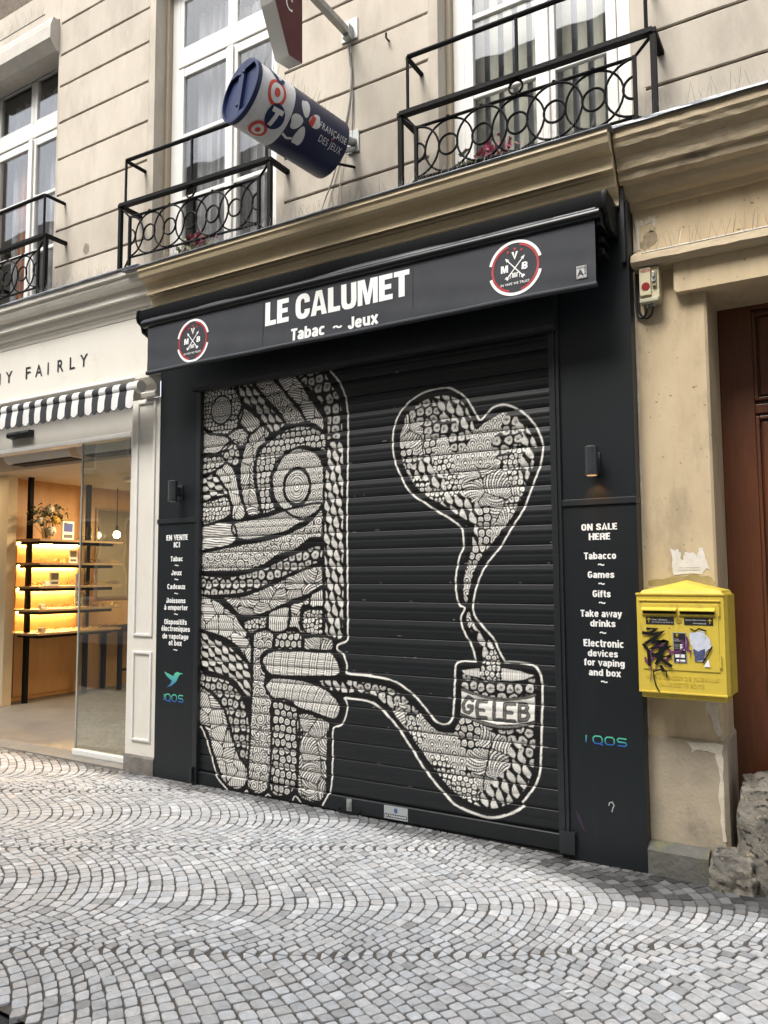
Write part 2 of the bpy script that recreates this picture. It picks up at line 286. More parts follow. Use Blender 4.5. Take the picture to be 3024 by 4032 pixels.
def grotesk(mb, s, x0, x1, zb, h, place, wt=.195):
    adv = sum(SF[c][0] for c in s)+.045*(len(s)-1); k = (x1-x0)/adv; x = 0; q = 0
    for c in s:
        for pl in SF[c][1]:
            n = len(pl); P = [Vector((x0+(x+a)*k, zb+b*h)) for a, b in pl]; vs = []; closed = n > 8 and (P[0]-P[-1]).length < .03*h
            if closed: P = P[:-1]; n -= 1
            for i in range(n):
                a = P[i-1] if closed or i else P[i]; b = P[(i+1) % n] if closed or i < n-1 else P[i]; t = Vector(((b-a).x/k, (b-a).y/h)); t.normalize(); mk = 1.
                if closed or 0 < i < n-1:
                    d = Vector(((P[i]-P[i-1]).x/k, (P[i]-P[i-1]).y/h)).normalized(); mk = 1/max(.6, abs(d.dot(t)))
                w_ = wt*(.62 if c == '~' else 1)/2*mk; nx_, ny_ = -t.y*w_, t.x*w_; off = .00012*(q % 5)
                vs += [place(P[i].x+nx_*k, P[i].y+ny_*h, off), place(P[i].x-nx_*k, P[i].y-ny_*h, off)]
            mb.add(vs, [(2*i, 2*i+1, (2*i+3) % (2*n), (2*i+2) % (2*n)) for i in range(n if closed else n-1)]); q += 1
        x += SF[c][0]+.045
    return mb

# ================================================================ GROUND
mortar = mat('cobble_mortar', (.115, .1, .085), .95, col2=(.08, .072, .062), scale=18, detail=8, bump=.6, bscale=120)
asph = mat('asphalt', (.05, .05, .052), .9, col2=(.035, .035, .037), scale=60, bump=.6, bscale=200)
cob = attr_mat('cobble_stone', 'tone', .62, bump=.35, bscale=110, mottle=.3, spec=.4)
b = MB(); b.add([(x, y, ground(x)-.0075) for x in (-30, 20) for y in (-2.56, .14)], [(0, 2, 3, 1)]); pav = b.build('pavement', mortar); tag(pav, kind='structure')
b = MB(); b.add([(x, y, ground(x)-.03) for x in (-30, 20) for y in (-7.2, -2.55)], [(0, 2, 3, 1)]); tag(b.build('road', asph), kind='structure')
b = MB(); b.add([(x, y, -.6) for x in (-150, 150) for y in (-150, 150)], [(0, 2, 3, 1)]); tag(b.build('ground', mat('earth', (.12, .11, .1), .95, col2=(.09, .085, .08))), kind='structure')
b = MB(); b.add([(x, y, ground(x)-.01) for x in (-30, 20) for y in (-8.6, -7.2)], [(0, 2, 3, 1)])
b.add([(x, -7.2, ground(x)-d) for x in (-30, 20) for d in (.01, .06)], [(0, 1, 3, 2)]); tag(b.build('far_pavement', mat('far_paving', (.3, .3, .29), .9, col2=(.22, .22, .21), scale=5)), kind='structure')
def cobbles():
    rng = random.Random(3); A = R(32); e1 = Vector((math.cos(A), math.sin(A))); e2 = Vector((-e1.y, e1.x)); O = Vector((-1.814, -.885)); B = 1.22; p = .0645
    NT = 400; uu = np.arange(NT)/NT; pk = .4       # skewed arc: short lower hook, long upper tail; the valley slightly rounded
    tb = .4*(1-np.where(uu < pk, (pk-uu)/pk, (uu-pk)/(1-pk))**1.75); kk = np.exp(-.5*(np.minimum(np.arange(NT), NT-np.arange(NT))/NT*B/.032)**2); kk /= kk.sum()
    tb = np.real(np.fft.ifft(np.fft.fft(tb)*np.fft.fft(kk))).tolist()
    def g(t): x = ((t/B+pk) % 1)*NT; i = int(x) % NT; f = x-int(x); return tb[i]*(1-f)+tb[(i+1) % NT]*f-.4
    def gd(t): return (g(t+.006)-g(t-.006))/.012
    def warp(P):        # hand-set work: the arcs drift by a few centimetres
        return P+Vector((.035*math.sin(P.y*2.1+P.x*.9)+.018*math.sin(P.x*4.1+P.y*5.0), .035*math.sin(P.x*1.35+.7)+.016*math.sin(P.x*4.7-P.y*3.9)))
    stones = []
    for k in range(-205, 95):
        t = -8.0+rng.random()*.08
        while t < 8.0:
            th = math.atan(gd(t+.03)); t2 = t+rng.uniform(.052, .073)*math.cos(th)
            c0 = O+e1*(k*p+g(t))+e2*t
            if -11.4 < c0.x < 3.0 and -3.0 < c0.y < .5:
                q = []
                for (tt, off) in ((t, 0), (t2, 0), (t2, 1), (t, 1)):
                    th = math.atan(gd(tt)); X = k*p+g(tt); T = tt
                    if off: X += p*math.cos(th)**2; T -= p*math.sin(th)*math.cos(th)
                    q.append(warp(O+e1*X+e2*T)+Vector((rng.uniform(-.0035, .0035), rng.uniform(-.0035, .0035))))
                c = (q[0]+q[1]+q[2]+q[3])/4
                ar = abs(sum(q[j].x*q[(j+1) % 4].y-q[(j+1) % 4].x*q[j].y for j in range(4)))/2
                if -10.6 < c.x < 2.2 and -2.55 < c.y < .08 and ar > .0006: stones.append((c, q))
            t = t2
    cp = cam.matrix_world.inverted(); f = 27.143/36
    def inframe(c):
        v = cp @ Vector((c.x, c.y, 0)); 
        if v.z > -.1: return None
        px, py = v.x/-v.z*f, v.y/-v.z*f
        return v.length if abs(px) < .375 and abs(py) < .5 else None
    order = []
    for i, (c, q) in enumerate(stones):
        d = inframe(c)
        order.append((d if d else 1e3, i))
    order.sort(); near = set(i for d, i in order[:300])
    def stone_geo(c, q):
        gz = ground(c.x); hz = rng.uniform(-.0015, .0015); gap = rng.uniform(.0028, .005); tilt = Vector((rng.uniform(-.014, .014), rng.uniform(-.014, .014)))
        base = []
        rc = rng.uniform(.1, .22)
        for j in range(4):
            P0, Pm, Pn = q[j], q[j-1], q[(j+1) % 4]
            def ins(P):
                d = c-P; return P+d.normalized()*min(gap*1.35, d.length*.2)
            A0, Am, An = ins(P0), ins(Pm), ins(Pn)
            base += [A0+(Am-A0)*rc, A0+(A0-(Am+An)/2)*0.0+((Am-A0)+(An-A0))*rc*.28, A0+(An-A0)*rc]
        n = len(base); vs = []
        for (zz, sc_) in ((-.022, 1.0), (-.0025, 1.0), (.0, .955)):
            for P in base:
                Q = c+(P-c)*sc_; vs.append((Q.x, Q.y, gz+zz+hz+(Q-c).dot(tilt) if zz > -.02 else gz+zz))
        vs.append((c.x, c.y, gz+hz+.0003))
        fs = []
        for L_ in range(2):
            for j in range(n): fs.append((L_*n+j, L_*n+(j+1) % n, (L_+1)*n+(j+1) % n, (L_+1)*n+j))
        for j in range(n): fs.append((2*n+j, 2*n+(j+1) % n, 3*n))
        return vs, fs
    def tone(c):
        v = rng.gauss(.51, .042)
        if rng.random() < .09: v *= rng.uniform(.66, .88)
        if rng.random() < .12: v *= 1.16
        wv = math.sin(c.x*1.7+1)*math.sin(c.y*2.3+c.x*.6)
        warm = max(0, min(1, (-3.2-c.x)/3))*.07+rng.uniform(-.025, .02)+.01*wv; v *= 1+.08*wv
        col = [v*(.985+warm), v*1.0, v*(1.01-warm)]
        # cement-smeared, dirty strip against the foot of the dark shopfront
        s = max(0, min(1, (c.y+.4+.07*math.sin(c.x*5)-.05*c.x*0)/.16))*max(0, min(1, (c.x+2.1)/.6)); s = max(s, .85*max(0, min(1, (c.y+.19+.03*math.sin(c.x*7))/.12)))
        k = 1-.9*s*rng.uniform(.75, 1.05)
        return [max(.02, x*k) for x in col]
    V, Fc, T = [], [], []
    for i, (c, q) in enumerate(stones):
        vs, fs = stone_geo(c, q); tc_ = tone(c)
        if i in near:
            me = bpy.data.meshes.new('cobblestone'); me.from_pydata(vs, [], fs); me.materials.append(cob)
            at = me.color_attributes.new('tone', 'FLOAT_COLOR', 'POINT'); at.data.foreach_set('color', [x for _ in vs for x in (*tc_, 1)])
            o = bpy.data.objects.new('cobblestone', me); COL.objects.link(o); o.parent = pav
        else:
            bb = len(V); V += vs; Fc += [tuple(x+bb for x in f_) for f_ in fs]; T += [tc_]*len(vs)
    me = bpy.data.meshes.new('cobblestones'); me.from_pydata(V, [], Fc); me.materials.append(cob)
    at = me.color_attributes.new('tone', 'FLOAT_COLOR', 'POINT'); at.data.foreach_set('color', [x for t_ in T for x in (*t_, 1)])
    o = bpy.data.objects.new('cobblestones', me); COL.objects.link(o); o.parent = pav; tag(o, kind='stuff')
cobbles()

# ================================================================ APARTMENT BUILDING
YW = .1
bld = thing('apartment_building', 'cream rendered apartment building with incised joints above the shops', 'building', (-3, .1, 0))
WIN = [(-7.72, -6.355), (-5.015, -3.65), (-2.25, -.97)]
b = MB()
b.box(-16, -9.3, .12, .5, -.3, 3.4); b.box(-16, 4, .16, .6, 3.7, 4.06); b.box(-16, -7.75, .112, .6, 4.05, 9.5); b.box(-.94, 4, .112, .6, 4.05, 9.5)
for i in range(2): b.box(WIN[i][1]+.02, WIN[i+1][0]-.03, .112, .6, 4.05, 9.5)
for x0, x1 in WIN: b.box(x0, x1, .112, .6, 7.02, 9.5)
b.box(-4.75, -1.02, .14, .6, -.3, 3.7); b.box(-1.02, -.62, .13, .6, -.3, 3.45); b.box(-1.05, 4, .13, .6, 3.3, 3.75); b.box(1.1, 4, .11, .6, -.3, 3.3)
wall = b.build('wall', joint, bld)
def course(x0, x1, z0, z1, name='stone_course', m_=None, par_=None, y=YW, d=.05):
    """one rendered course with slightly ragged upper and lower edges"""
    n = max(2, int((x1-x0)/.06)); vs = []; j = lambda a: random.uniform(-a, a); jj = 0
    for i in range(n+1):
        x = x0+(x1-x0)*i/n; jj = .6*jj+j(.0022)
        vs += [(x, y+d, z0), (x, y+.004, z0+.004+jj), (x, y, z0+.009+jj), (x, y, z1-.009-jj), (x, y+.004, z1-.004+j(.001)), (x, y+d, z1)]
    fs = [(i*6+k, (i+1)*6+k, (i+1)*6+k+1, i*6+k+1) for i in range(n) for k in range(5)]
    fs += [tuple(range(6)), tuple(n*6+k for k in range(6))]
    return MB().add(vs, fs).build(name, m_ or stone, par_ or wall)
JL = [4.09, 4.51, 4.865, 5.215, 5.575, 5.942, 6.31, 6.63, 6.955, 7.3, 7.65, 8.0, 8.4, 8.8, 9.2]
JM = [4.09, 4.43, 4.775, 5.123, 5.468, 5.82, 6.17, 6.52, 6.87, 7.22, 7.6, 8.0, 8.4, 8.8, 9.2]
JR = [4.09, 4.418, 4.752, 5.1, 5.45, 5.8, 6.15, 6.5, 6.85, 7.2, 7.6, 8.0, 8.4, 8.8, 9.2]
mg = .075
for (x0, x1, J) in ((-14, -7.72-mg, JL), (-6.355+mg*.4, -5.015-mg, JL), (-3.65+mg, -2.25-mg*.9, JM), (-.97+mg*.9, 3.6, JR)):
    for z0, z1 in zip(J, J[1:]): course(x0, x1, z0+.0045, z1-.0045)
for (x0, x1) in WIN:
    for xa, xb in ((x0-mg, x0), (x1, x1+mg)):
        if abs(xa+6.355) < .01: xb = xa+mg*.4
        MB().box(xa-.001, xb, YW+.0015, .34, 4.07, 9.4).build('window_surround', stone, wall)
    MB().box(x0-mg, x1+mg, YW+.003, .5, 7.03, 7.4).build('window_head', stone, wall)
tanrail = mat('beige_guide', (.36, .3, .21), .6)
sheer = mat('sheer_curtain', (.42, .4, .41), .9, col2=(.36, .34, .355), scale=6)
blind_c = mat('blind_fabric', (.5, .46, .38), .8); dim_g = mat('dim_interior_grey', (.22, .23, .26), .8)
orange_c = mat('orange_curtain', (.42, .13, .04), .85)
def window(i, x0, x1, drape):
    f = MB(); Y = .27; mx = x0+(x1-x0)*.545
    zb, zt = 4.12, 6.75
    wdw = MB().box(x0, x1, .36, .42, 4.07, 4.1).build('window', white, bld)     # the sill board carries the parts
    fr = MB()
    fr.box(x0+.035, x0+.12, Y, Y+.07, zb, 7.02, .006); fr.box(x1-.12, x1-.01, Y, Y+.07, zb, 7.02, .006)
    fr.box(x0+.12, x1-.12, Y-.012, Y+.07, 6.07, 6.21, .008); fr.box(x0+.12, x1-.12, Y+.002, Y+.068, zb, zb+.1, .006); fr.box(x0+.12, x1-.12, Y+.003, Y+.066, 6.74, 6.83, .006)
    fr.build('outer_frame', white, wdw)
    for (a, c) in ((x0+.122, mx+.0), (mx+.002, x1-.122)):
        s = MB(); k = .065
        s.box(a, a+k, Y-.008, Y+.045, zb+.1, 6.06, .007); s.box(c-k, c, Y-.0085, Y+.0455, zb+.1, 6.06, .007)
        s.box(a+k, c-k, Y-.004, Y+.04, zb+.102, zb+.2, .006); s.box(a+k, c-k, Y-.004, Y+.04, 5.98, 6.058, .006)
        for z in (5.43, 4.86): s.box(a+k, c-k, Y-.006, Y+.03, z-.018, z+.018, .006)
        s.build('casement', white, wdw)
        for za, zc in ((zb+.2, 4.842), (4.878, 5.412), (5.448, 5.98)): MB().box(a+k-.004, c-k+.004, Y+.014, Y+.02, za-.004, zc+.004).build('pane', glass, wdw)
        s = MB(); k = .05
        s.box(a, a+k, Y+.0, Y+.045, 6.212, 6.738, .006); s.box(c-k, c, Y+.0, Y+.0455, 6.212, 6.738, .006); s.box(a+k, c-k, Y+.002, Y+.04, 6.213, 6.26, .005); s.box(a+k, c-k, Y+.002, Y+.04, 6.69, 6.737, .005)
        s.build('fanlight', white, wdw); MB().box(a+k-.003, c-k+.003, Y+.014, Y+.02, 6.257, 6.693).build('pane', glass, wdw)
    if i != 1: pass
    MB().box(mx-.03, mx+.032, Y-.03, Y-.009, zb+.1, 6.05, .008).build('cover_strip', white, wdw)
    MB().box(x0+.0, x0+.034, .225, .33, 4.1, 7.02, .004).box(x1-.034, x1, .225, .33, 4.1, 7.02, .004).build('shutter_guide', tanrail, wdw)
    # roller box under the head
    pr = [(.0, 6.775), (.0, 6.9), (.03, 7.0), (.25, 7.0), (.25, 6.68), (.07, 6.68)] if i == 0 else [(.16, 6.84), (.16, 7.03), (.34, 7.03), (.34, 6.8)]
    MB().prof(pr, x0+.002, x1-.002).build('roller_box', mat('roller_box_paint', (.5, .47, .41), .6, col2=(.42, .39, .34), scale=6), wdw)
    # room behind
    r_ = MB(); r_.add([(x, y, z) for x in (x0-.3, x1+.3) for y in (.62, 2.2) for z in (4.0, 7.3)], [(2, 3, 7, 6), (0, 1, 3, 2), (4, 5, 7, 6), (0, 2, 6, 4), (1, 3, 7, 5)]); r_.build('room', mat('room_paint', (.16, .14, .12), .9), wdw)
    if drape == 'sheer':
        c = MB(); xa, xb = x0+.2, x1-.1; n = 120; vs = []
        for k in range(n+1):
            x = xa+(xb-xa)*k/n; y = .42+.022*math.sin(k*.55+math.sin(k*.21)*2)+.01*math.sin(k*1.3); lo = 4.12
            hi = 6.64-(.14 if i == 1 and k > 50 else 0)
            vs += [(x, y, lo), (x, y+.004, hi)]
        c.add(vs, [(2*k, 2*k+2, 2*k+3, 2*k+1) for k in range(n)]); c.build('curtain', sheer, wdw, True)
        if i == 0:
            c = MB(); vs = []
            for k in range(41): x = x1-1.02+.33*k/40; vs += [(x, .40+.015*math.sin(k*.9), 4.12), (x, .4+.015*math.sin(k*.9), 6.03)]
            c.add(vs, [(2*k, 2*k+2, 2*k+3, 2*k+1) for k in range(40)]); c.build('curtain', orange_c, wdw, True)
    else:
        n = 10; pw = (x1-x0-.24)/n
        for k in range(n):
            x = x0+.12+(k+.5)*pw; h = pw*.29; an = R(8)
            MB().add([(x+s_*h*math.cos(an), .43+s_*h*math.sin(an)+.004*t_, z) for z in (4.2, 6.95) for t_ in (-1, 0, 1) for s_ in (-1, -.5, 0, .5, 1)][:0] or
                     [(x+s_*h*math.cos(an), .43+s_*h*math.sin(an)-.006*(1-s_*s_), z) for z in (4.2, 6.95) for s_ in (-1, -.5, 0, .5, 1)],
                     [(q, q+1, q+6, q+5) for q in range(4)]).build('blind_slat', blind_c, wdw, True)
        MB().box(x0+.1, x1-.1, -0+.5, .51, 4.15, 7).build('dim_interior_sheet', dim_g, wdw)  # flat grey stands in for the dim interior and reflection between slats
window(0, *WIN[0], 'sheer'); window(1, *WIN[1], 'sheer'); window(2, *WIN[2], 'blinds')
# weathered stone cornice right of the tobacconist, string ledge, door lintel, pier
PRR = [(.14, 4.1), (-.165, 4.075), (-.17, 4.02), (-.155, 4.0), (-.15, 3.975), (-.11, 3.94), (-.095, 3.905), (-.09, 3.87), (-.07, 3.865), (-.06, 3.82), (-.02, 3.805), (-.005, 3.775), (.02, 3.745), (.06, 3.735), (.075, 3.7), (.14, 3.69)]
MB().prof(PRR, -1.03, 3.4, nx=70, jit=.0025).build('stone_cornice', stone_c, bld)
MB().prof([(.14, 4.118), (-.185, 4.088), (-.187, 4.072), (.14, 4.1)], -1.03, 3.4, nx=40, jit=.002).build('cornice_flashing', lead, bld)
MB().prof([(.14, 3.5), (.1, 3.45), (-.02, 3.385), (-.03, 3.345), (-.01, 3.325), (.05, 3.325), (.14, 3.3)], -.985, 3.4, nx=70, jit=.003).build('string_ledge', stone_c, bld, True)
frieze = MB().box(-.995, 3.4, YW, .14, 3.44, 3.72).build('frieze', stone_r, bld)
MB().add([(-.77, .04, 3.34), (-.77, .04, 3.17), (-.755, .04, 3.155), (3.4, .04, 3.165), (3.4, .04, 3.34), (-.77, .5, 3.34), (-.77, .5, 3.17), (-.755, .5, 3.155), (3.4, .5, 3.165), (3.4, .5, 3.34)],
         [(0, 1, 2, 3, 4), (9, 8, 7, 6, 5), (0, 5, 6, 1), (1, 6, 7, 2), (2, 7, 8, 3), (3, 8, 9, 4), (4, 9, 5, 0)]).build('door_lintel', stone_r, bld)
pier = MB()
pier.add([(-1.01, YW, .7), (-.628, YW, .7), (-.628, YW, 3.34), (-1.01, YW, 3.34), (-.615, YW+.012, .7), (-.615, YW+.012, 3.34), (-.612, .56, .7), (-.612, .56, 3.34)], [(0, 1, 2, 3), (1, 4, 5, 2), (4, 6, 7, 5)])
pier.build('pier', stone_r, bld)
low = mat('pier_base_render', (.41, .345, .245), .93, col2=(.3, .255, .19), scale=5, detail=9, bump=.3, bscale=50, col3=(.17, .15, .12), scale3=3.5, thr=(.55, .75))
MB().add([(-1.01, YW-.015, .12), (-.62, YW-.015, .12), (-.62, YW-.015, .705), (-1.01, YW-.015, .705), (-.6, YW+.01, .12), (-.6, YW+.01, .7), (-.6, .56, .12), (-.6, .56, .7), (-1.01, .13, .72), (-.62, .13, .72), (-.612, .56, .72)],
         [(0, 1, 2, 3), (1, 4, 5, 2), (4, 6, 7, 5), (3, 2, 9, 8), (2, 5, 7, 10, 9)]).build('pier_base', low, bld)
def patch(pts, y, nm='peeled_patch', m_=peel, parent=bld, d=.003):
    n = len(pts); vs = [(x, y-d, z) for x, z in pts]+[(x+.002, y+.002, z) for x, z in pts]
    return MB().add(vs, [tuple(range(n))]+[(i, (i+1) % n, n+(i+1) % n, n+i) for i in range(n)]).build(nm, m_, parent)
def ragged(pts, amp=.006, n=4, seed=1):
    rg = random.Random(seed); out = []
    for i in range(len(pts)):
        a, c = Vector(pts[i]), Vector(pts[(i+1) % len(pts)])
        for k in range(n): q = a+(c-a)*k/n; out.append((q.x+rg.uniform(-amp, amp), q.y+rg.uniform(-amp, amp)))
    return out
patch(ragged([(-.995, 3.66), (-.965, 3.63), (-.95, 3.64), (-.935, 3.61), (-.955, 3.6), (-.955, 3.52), (-.965, 3.46), (-.995, 3.45)], .008, 3, 2), YW)
patch(ragged([(-.93, 3.625), (-.9, 3.65), (-.87, 3.645), (-.868, 3.58), (-.88, 3.575), (-.885, 3.61), (-.92, 3.605)], .004, 3, 3), YW)
patch(ragged([(-.8, .70), (-.62, .70), (-.622, .62), (-.625, .45), (-.622, .2), (-.635, .2), (-.645, .42), (-.64, .56), (-.66, .655), (-.73, .66), (-.77, .645)], .006, 4, 4), YW-.0155)
patch(ragged([(-.69, .93), (-.65, .95), (-.632, .94), (-.63, .8), (-.635, .74), (-.66, .745), (-.665, .82), (-.695, .86)], .008, 3, 5), YW)
patch(ragged([(-.955, 3.47), (-.9, 3.46), (-.85, 3.5), (-.86, 3.56), (-.89, 3.57), (-.92, 3.55), (-.95, 3.52)], .012, 3, 12), YW, 'dirt_patch', mat('soot_patch', (.16, .125, .08), .95, col2=(.4, .32, .2), scale=25), bld, .0012)
patch(ragged([(-1.005, 3.3), (-.99, 3.3), (-.992, 1.7), (-.996, .75), (-1.006, .75)], .003, 14, 6), YW, 'paint_edge')
# the worn plinth block and stained foot
b = MB(); b.prof([(.13, -.1), (-.005, -.1), (-.005, .125), (.03, .15), (.13, .16)], -1.0, -.695, nx=6, jit=.004); b.build('plinth_block', plinth, bld, True)

# ================================================================ WOODEN DOOR
wood = mat('brown_door_wood', (.135, .042, .014), .42, col2=(.085, .026, .009), scale=9, detail=9, stretch=(6, 6, .5), bump=.08, bscale=30, coat=.15, spec=.5)
door = thing('wooden_door', 'tall reddish brown panelled wooden door right of the yellow letter box', 'door', (.2, .5, .05))
b = MB(); b.box(-.61, .98, .53, .58, .0, 3.3); b.build('door_leaf', wood, door)
b = MB(); b.box(-.612, -.43, .5, .531, .05, 3.3, .006); b.build('stile', wood, door); MB().box(.28, .5, .5, .531, .05, 3.3, .006).build('stile', wood, door)
for z0, z1 in ((2.515, 2.57), (3.13, 3.3), (.05, .35)): MB().box(-.429, .279, .502, .531, z0, z1, .006).build('rail', wood, door)
for z0, z1 in ((.38, 2.5), (2.59, 3.11)):
    b = MB(); b.box(-.4, .25, .512, .533, z0+.03, z1-.03, .012); b.build('panel', wood, door)
    b = MB(); 
    for (xa, xb, za, zc) in ((-.429, -.41, z0, z1), (.26, .279, z0, z1), (-.41, .26, z0, z0+.02), (-.41, .26, z1-.02, z1)): b.box(xa, xb, .496, .532, za, zc, .006)
    b.build('moulding', wood, door)
MB().box(-.63, 1.1, .2, .56, -.05, .12, .01).build('door_step', plinth, bld)
# guard stone at the jamb
def rock(name, c, sc, seed, m_, label, cat, sub=4):
    from mathutils import noise
    bm = bmesh.new(); bmesh.ops.create_cube(bm, size=2); bmesh.ops.subdivide_edges(bm, edges=bm.edges[:], cuts=17, use_grid_fill=True)
    for v in bm.verts:
        p = v.co.copy(); n_ = p.normalized()*1.15; p = p*.62+n_*.38
        q = Vector((p.x*sc[0], p.y*sc[1], p.z*sc[2]))
        d = noise.fractal(q*7+Vector((seed, 0, 0)), .7, 2.2, 6)*.026+noise.noise(q*28+Vector((seed, 3, 1)))*.014
        v.co = Vector(c)+q+n_*d
    return tag(MB().bm(bm).build(name, m_, None, True), label, cat)
rock('guard_stone', (-.29, .2, .17), (.265, .19, .36), 4.2, stone_d, 'tall pitted dark guard stone at the foot of the brown door', 'guard stone')
rock('guard_stone', (-.585, .04, .05), (.095, .08, .125), 9.1, stone_d, 'low crumbling lump of stone beside the plinth under the letter box', 'guard stone')

gum = mat('chewing_gum', (.06, .06, .06), .8)
for (x, y, lb_) in ((-1.88, -1.6, 'dark chewing gum spot on the setts in front of the shutter'), (-3.2, -1.0, 'dark gum spot on the setts near the shop entrance'), (-1.62, -1.35, 'small dark gum spot on the setts below the GELEB pipe')):
    bm = bmesh.new(); bmesh.ops.create_circle(bm, cap_ends=True, segments=11, radius=.013)
    for v in bm.verts: v.co = Vector((x+v.co.x*random.uniform(.8, 1.2), y+v.co.y*random.uniform(.7, 1.1), ground(x)+.0035))
    tag(MB().bm(bm).build('chewing_gum', gum), lb_, 'litter')

# ================================================================ TOBACCONIST FRONT
shop = thing('tobacconist_shopfront', 'anthracite tobacconist shopfront with white lettering under a tan moulded cornice', 'shopfront', (-2.88, 0, 0))
XL, XR = -4.757, -1.0
def grad_mat(name, z0, z1, lo, hi):
    m = bpy.data.materials.new(name); m.use_nodes = True; nt = m.node_tree; L = nt.links.new; b = nt.nodes['Principled BSDF']; b.inputs['Roughness'].default_value = .4
    tc = nn(nt, 'ShaderNodeTexCoord'); sp = nn(nt, 'ShaderNodeSeparateXYZ'); L(tc.outputs['Object'], sp.inputs[0])
    r = nn(nt, 'ShaderNodeMapRange'); r.inputs[1].default_value = z0; r.inputs[2].default_value = z1; L(sp.outputs['Z'], r.inputs[0])
    mx = nn(nt, 'ShaderNodeMixRGB'); mx.inputs[1].default_value = (*lo, 1); mx.inputs[2].default_value = (*hi, 1); L(r.outputs[0], mx.inputs[0]); L(mx.outputs[0], b.inputs['Base Color']); return m
def chamfer_panel(x0, x1, z0, z1, y0, y1, nm, m_=anthr, c=.004): return MB().box(x0, x1, y0, y1, z0, z1, c).build(nm, m_, shop)
PLEFT = chamfer_panel(XL, -4.335, .03, 2.015, -.006, .14, 'lower_panel'); chamfer_panel(XL, -4.335, 2.05, 3.74, -.002, .14, 'upper_panel'); chamfer_panel(XL-.002, -4.336, 2.014, 2.051, -.016, .1, 'panel_band', anthr2, .003)
PRIGHT = chamfer_panel(-1.42, XR, .0, 1.99, -.006, .14, 'lower_panel'); chamfer_panel(-1.42, XR, 2.025, 3.74, -.002, .14, 'upper_panel'); chamfer_panel(-1.421, XR+.003, 1.989, 2.026, -.016, .1, 'panel_band', anthr2, .003)
MB().box(-1.035, -1.012, -.03, .1, 3.36, 4.0, .003).build('edge_trim', anthr2, shop)
MB().box(-4.336, -1.42, .05, .14, 3.0, 3.74).build('fascia', anthr, shop)
hb = MB(); hb.prof([(.1, 3.5), (-.065, 3.5), (-.07, 3.06), (-.062, 3.035), (.0, 3.035), (.06, 3.07), (.1, 3.07)], -4.337, -1.422); hb.build('shutter_housing', anthr2, shop)
for (x0, x1, s) in ((-4.342, -4.3, 1), (-1.485, -1.42, -1)):
    g_ = MB(); g_.box(x0, x1, -.012, .06, .02, 3.05, .003)
    if s < 0: g_.box(x0+.028, x0+.04, -.022, -.01, .1, 3.04, .002); g_.box(x1-.012, x1-.002, -.02, -.01, .1, 3.04, .002)
    g_.build('guide_rail', anthr2, shop)
MB().box(-1.475, -1.385, -.04, .02, .035, .155, .004).build('rail_foot', anthr2, shop); MB().box(-4.345, -4.318, -.04, .02, .05, .16, .004).build('rail_foot', anthr2, shop)
PT = [(.14, 4.062), (-.245, 4.058), (-.248, 4.03), (-.236, 4.026), (-.232, 4.005), (-.224, 3.985), (-.208, 3.968), (-.185, 3.957), (-.15, 3.953), (-.146, 3.942), (-.142, 3.94), (-.14, 3.876), (-.15, 3.874), (-.15, 3.864), (-.118, 3.862), (-.114, 3.85), (-.1, 3.846), (-.096, 3.82), (-.086, 3.79), (-.066, 3.765), (-.035, 3.75), (-.03, 3.738), (-.03, 3.7), (.14, 3.7)]
MB().prof(PT, -4.785, -1.04, nx=30, jit=.0002).build('tan_cornice', tan, shop)
MB().prof([(.14, 4.076), (-.255, 4.07), (-.262, 4.062), (-.255, 4.055), (.14, 4.064)], -4.95, -1.02, nx=30, jit=.0012).build('cornice_flashing', lead, shop)
LP = plane_y(-.0075)
def lines(rows, parent):
    for s, x0, x1, z, h in rows:
        grotesk(MB(), s, x0, x1, z, h, LP).build('lettering', vinyl, parent)
lines([('ON SALE', -1.313, -1.108, 1.844, .038), ('HERE', -1.271, -1.148, 1.789, .039), ('Tabacco', -1.301, -1.119, 1.68, .039), ('Games', -1.283, -1.133, 1.574, .038), ('Gifts', -1.258, -1.156, 1.466, .039),
       ('Take away', -1.33, -1.098, 1.355, .039), ('drinks', -1.276, -1.134, 1.301, .038), ('Electronic', -1.316, -1.091, 1.188, .042), ('devices', -1.294, -1.126, 1.134, .038), ('for vaping', -1.317, -1.09, 1.083, .038), ('and box', -1.291, -1.113, 1.028, .038)]
      +[('~', -1.224, -1.188, z, .045) for z in (1.624, 1.517, 1.41, 1.243, .972)], PRIGHT)
lines([('EN VENTE', -4.658, -4.422, 1.878, .045), ('ICI', -4.576, -4.507, 1.822, .043), ('Tabac', -4.608, -4.473, 1.713, .04), ('Jeux', -4.597, -4.484, 1.603, .04), ('Cadeaux', -4.64, -4.443, 1.495, .04),
       ('Boissons', -4.646, -4.438, 1.386, .04), ('à emporter', -4.671, -4.413, 1.332, .04), ('Dispositifs', -4.666, -4.421, 1.219, .041), ('électroniques', -4.697, -4.387, 1.166, .041), ('de vapotage', -4.685, -4.401, 1.107, .041), ('et box', -4.614, -4.472, 1.056, .041)]
      +[('~', -4.562, -4.52, z, .045) for z in (1.656, 1.546, 1.436, 1.275, .998)], PLEFT)
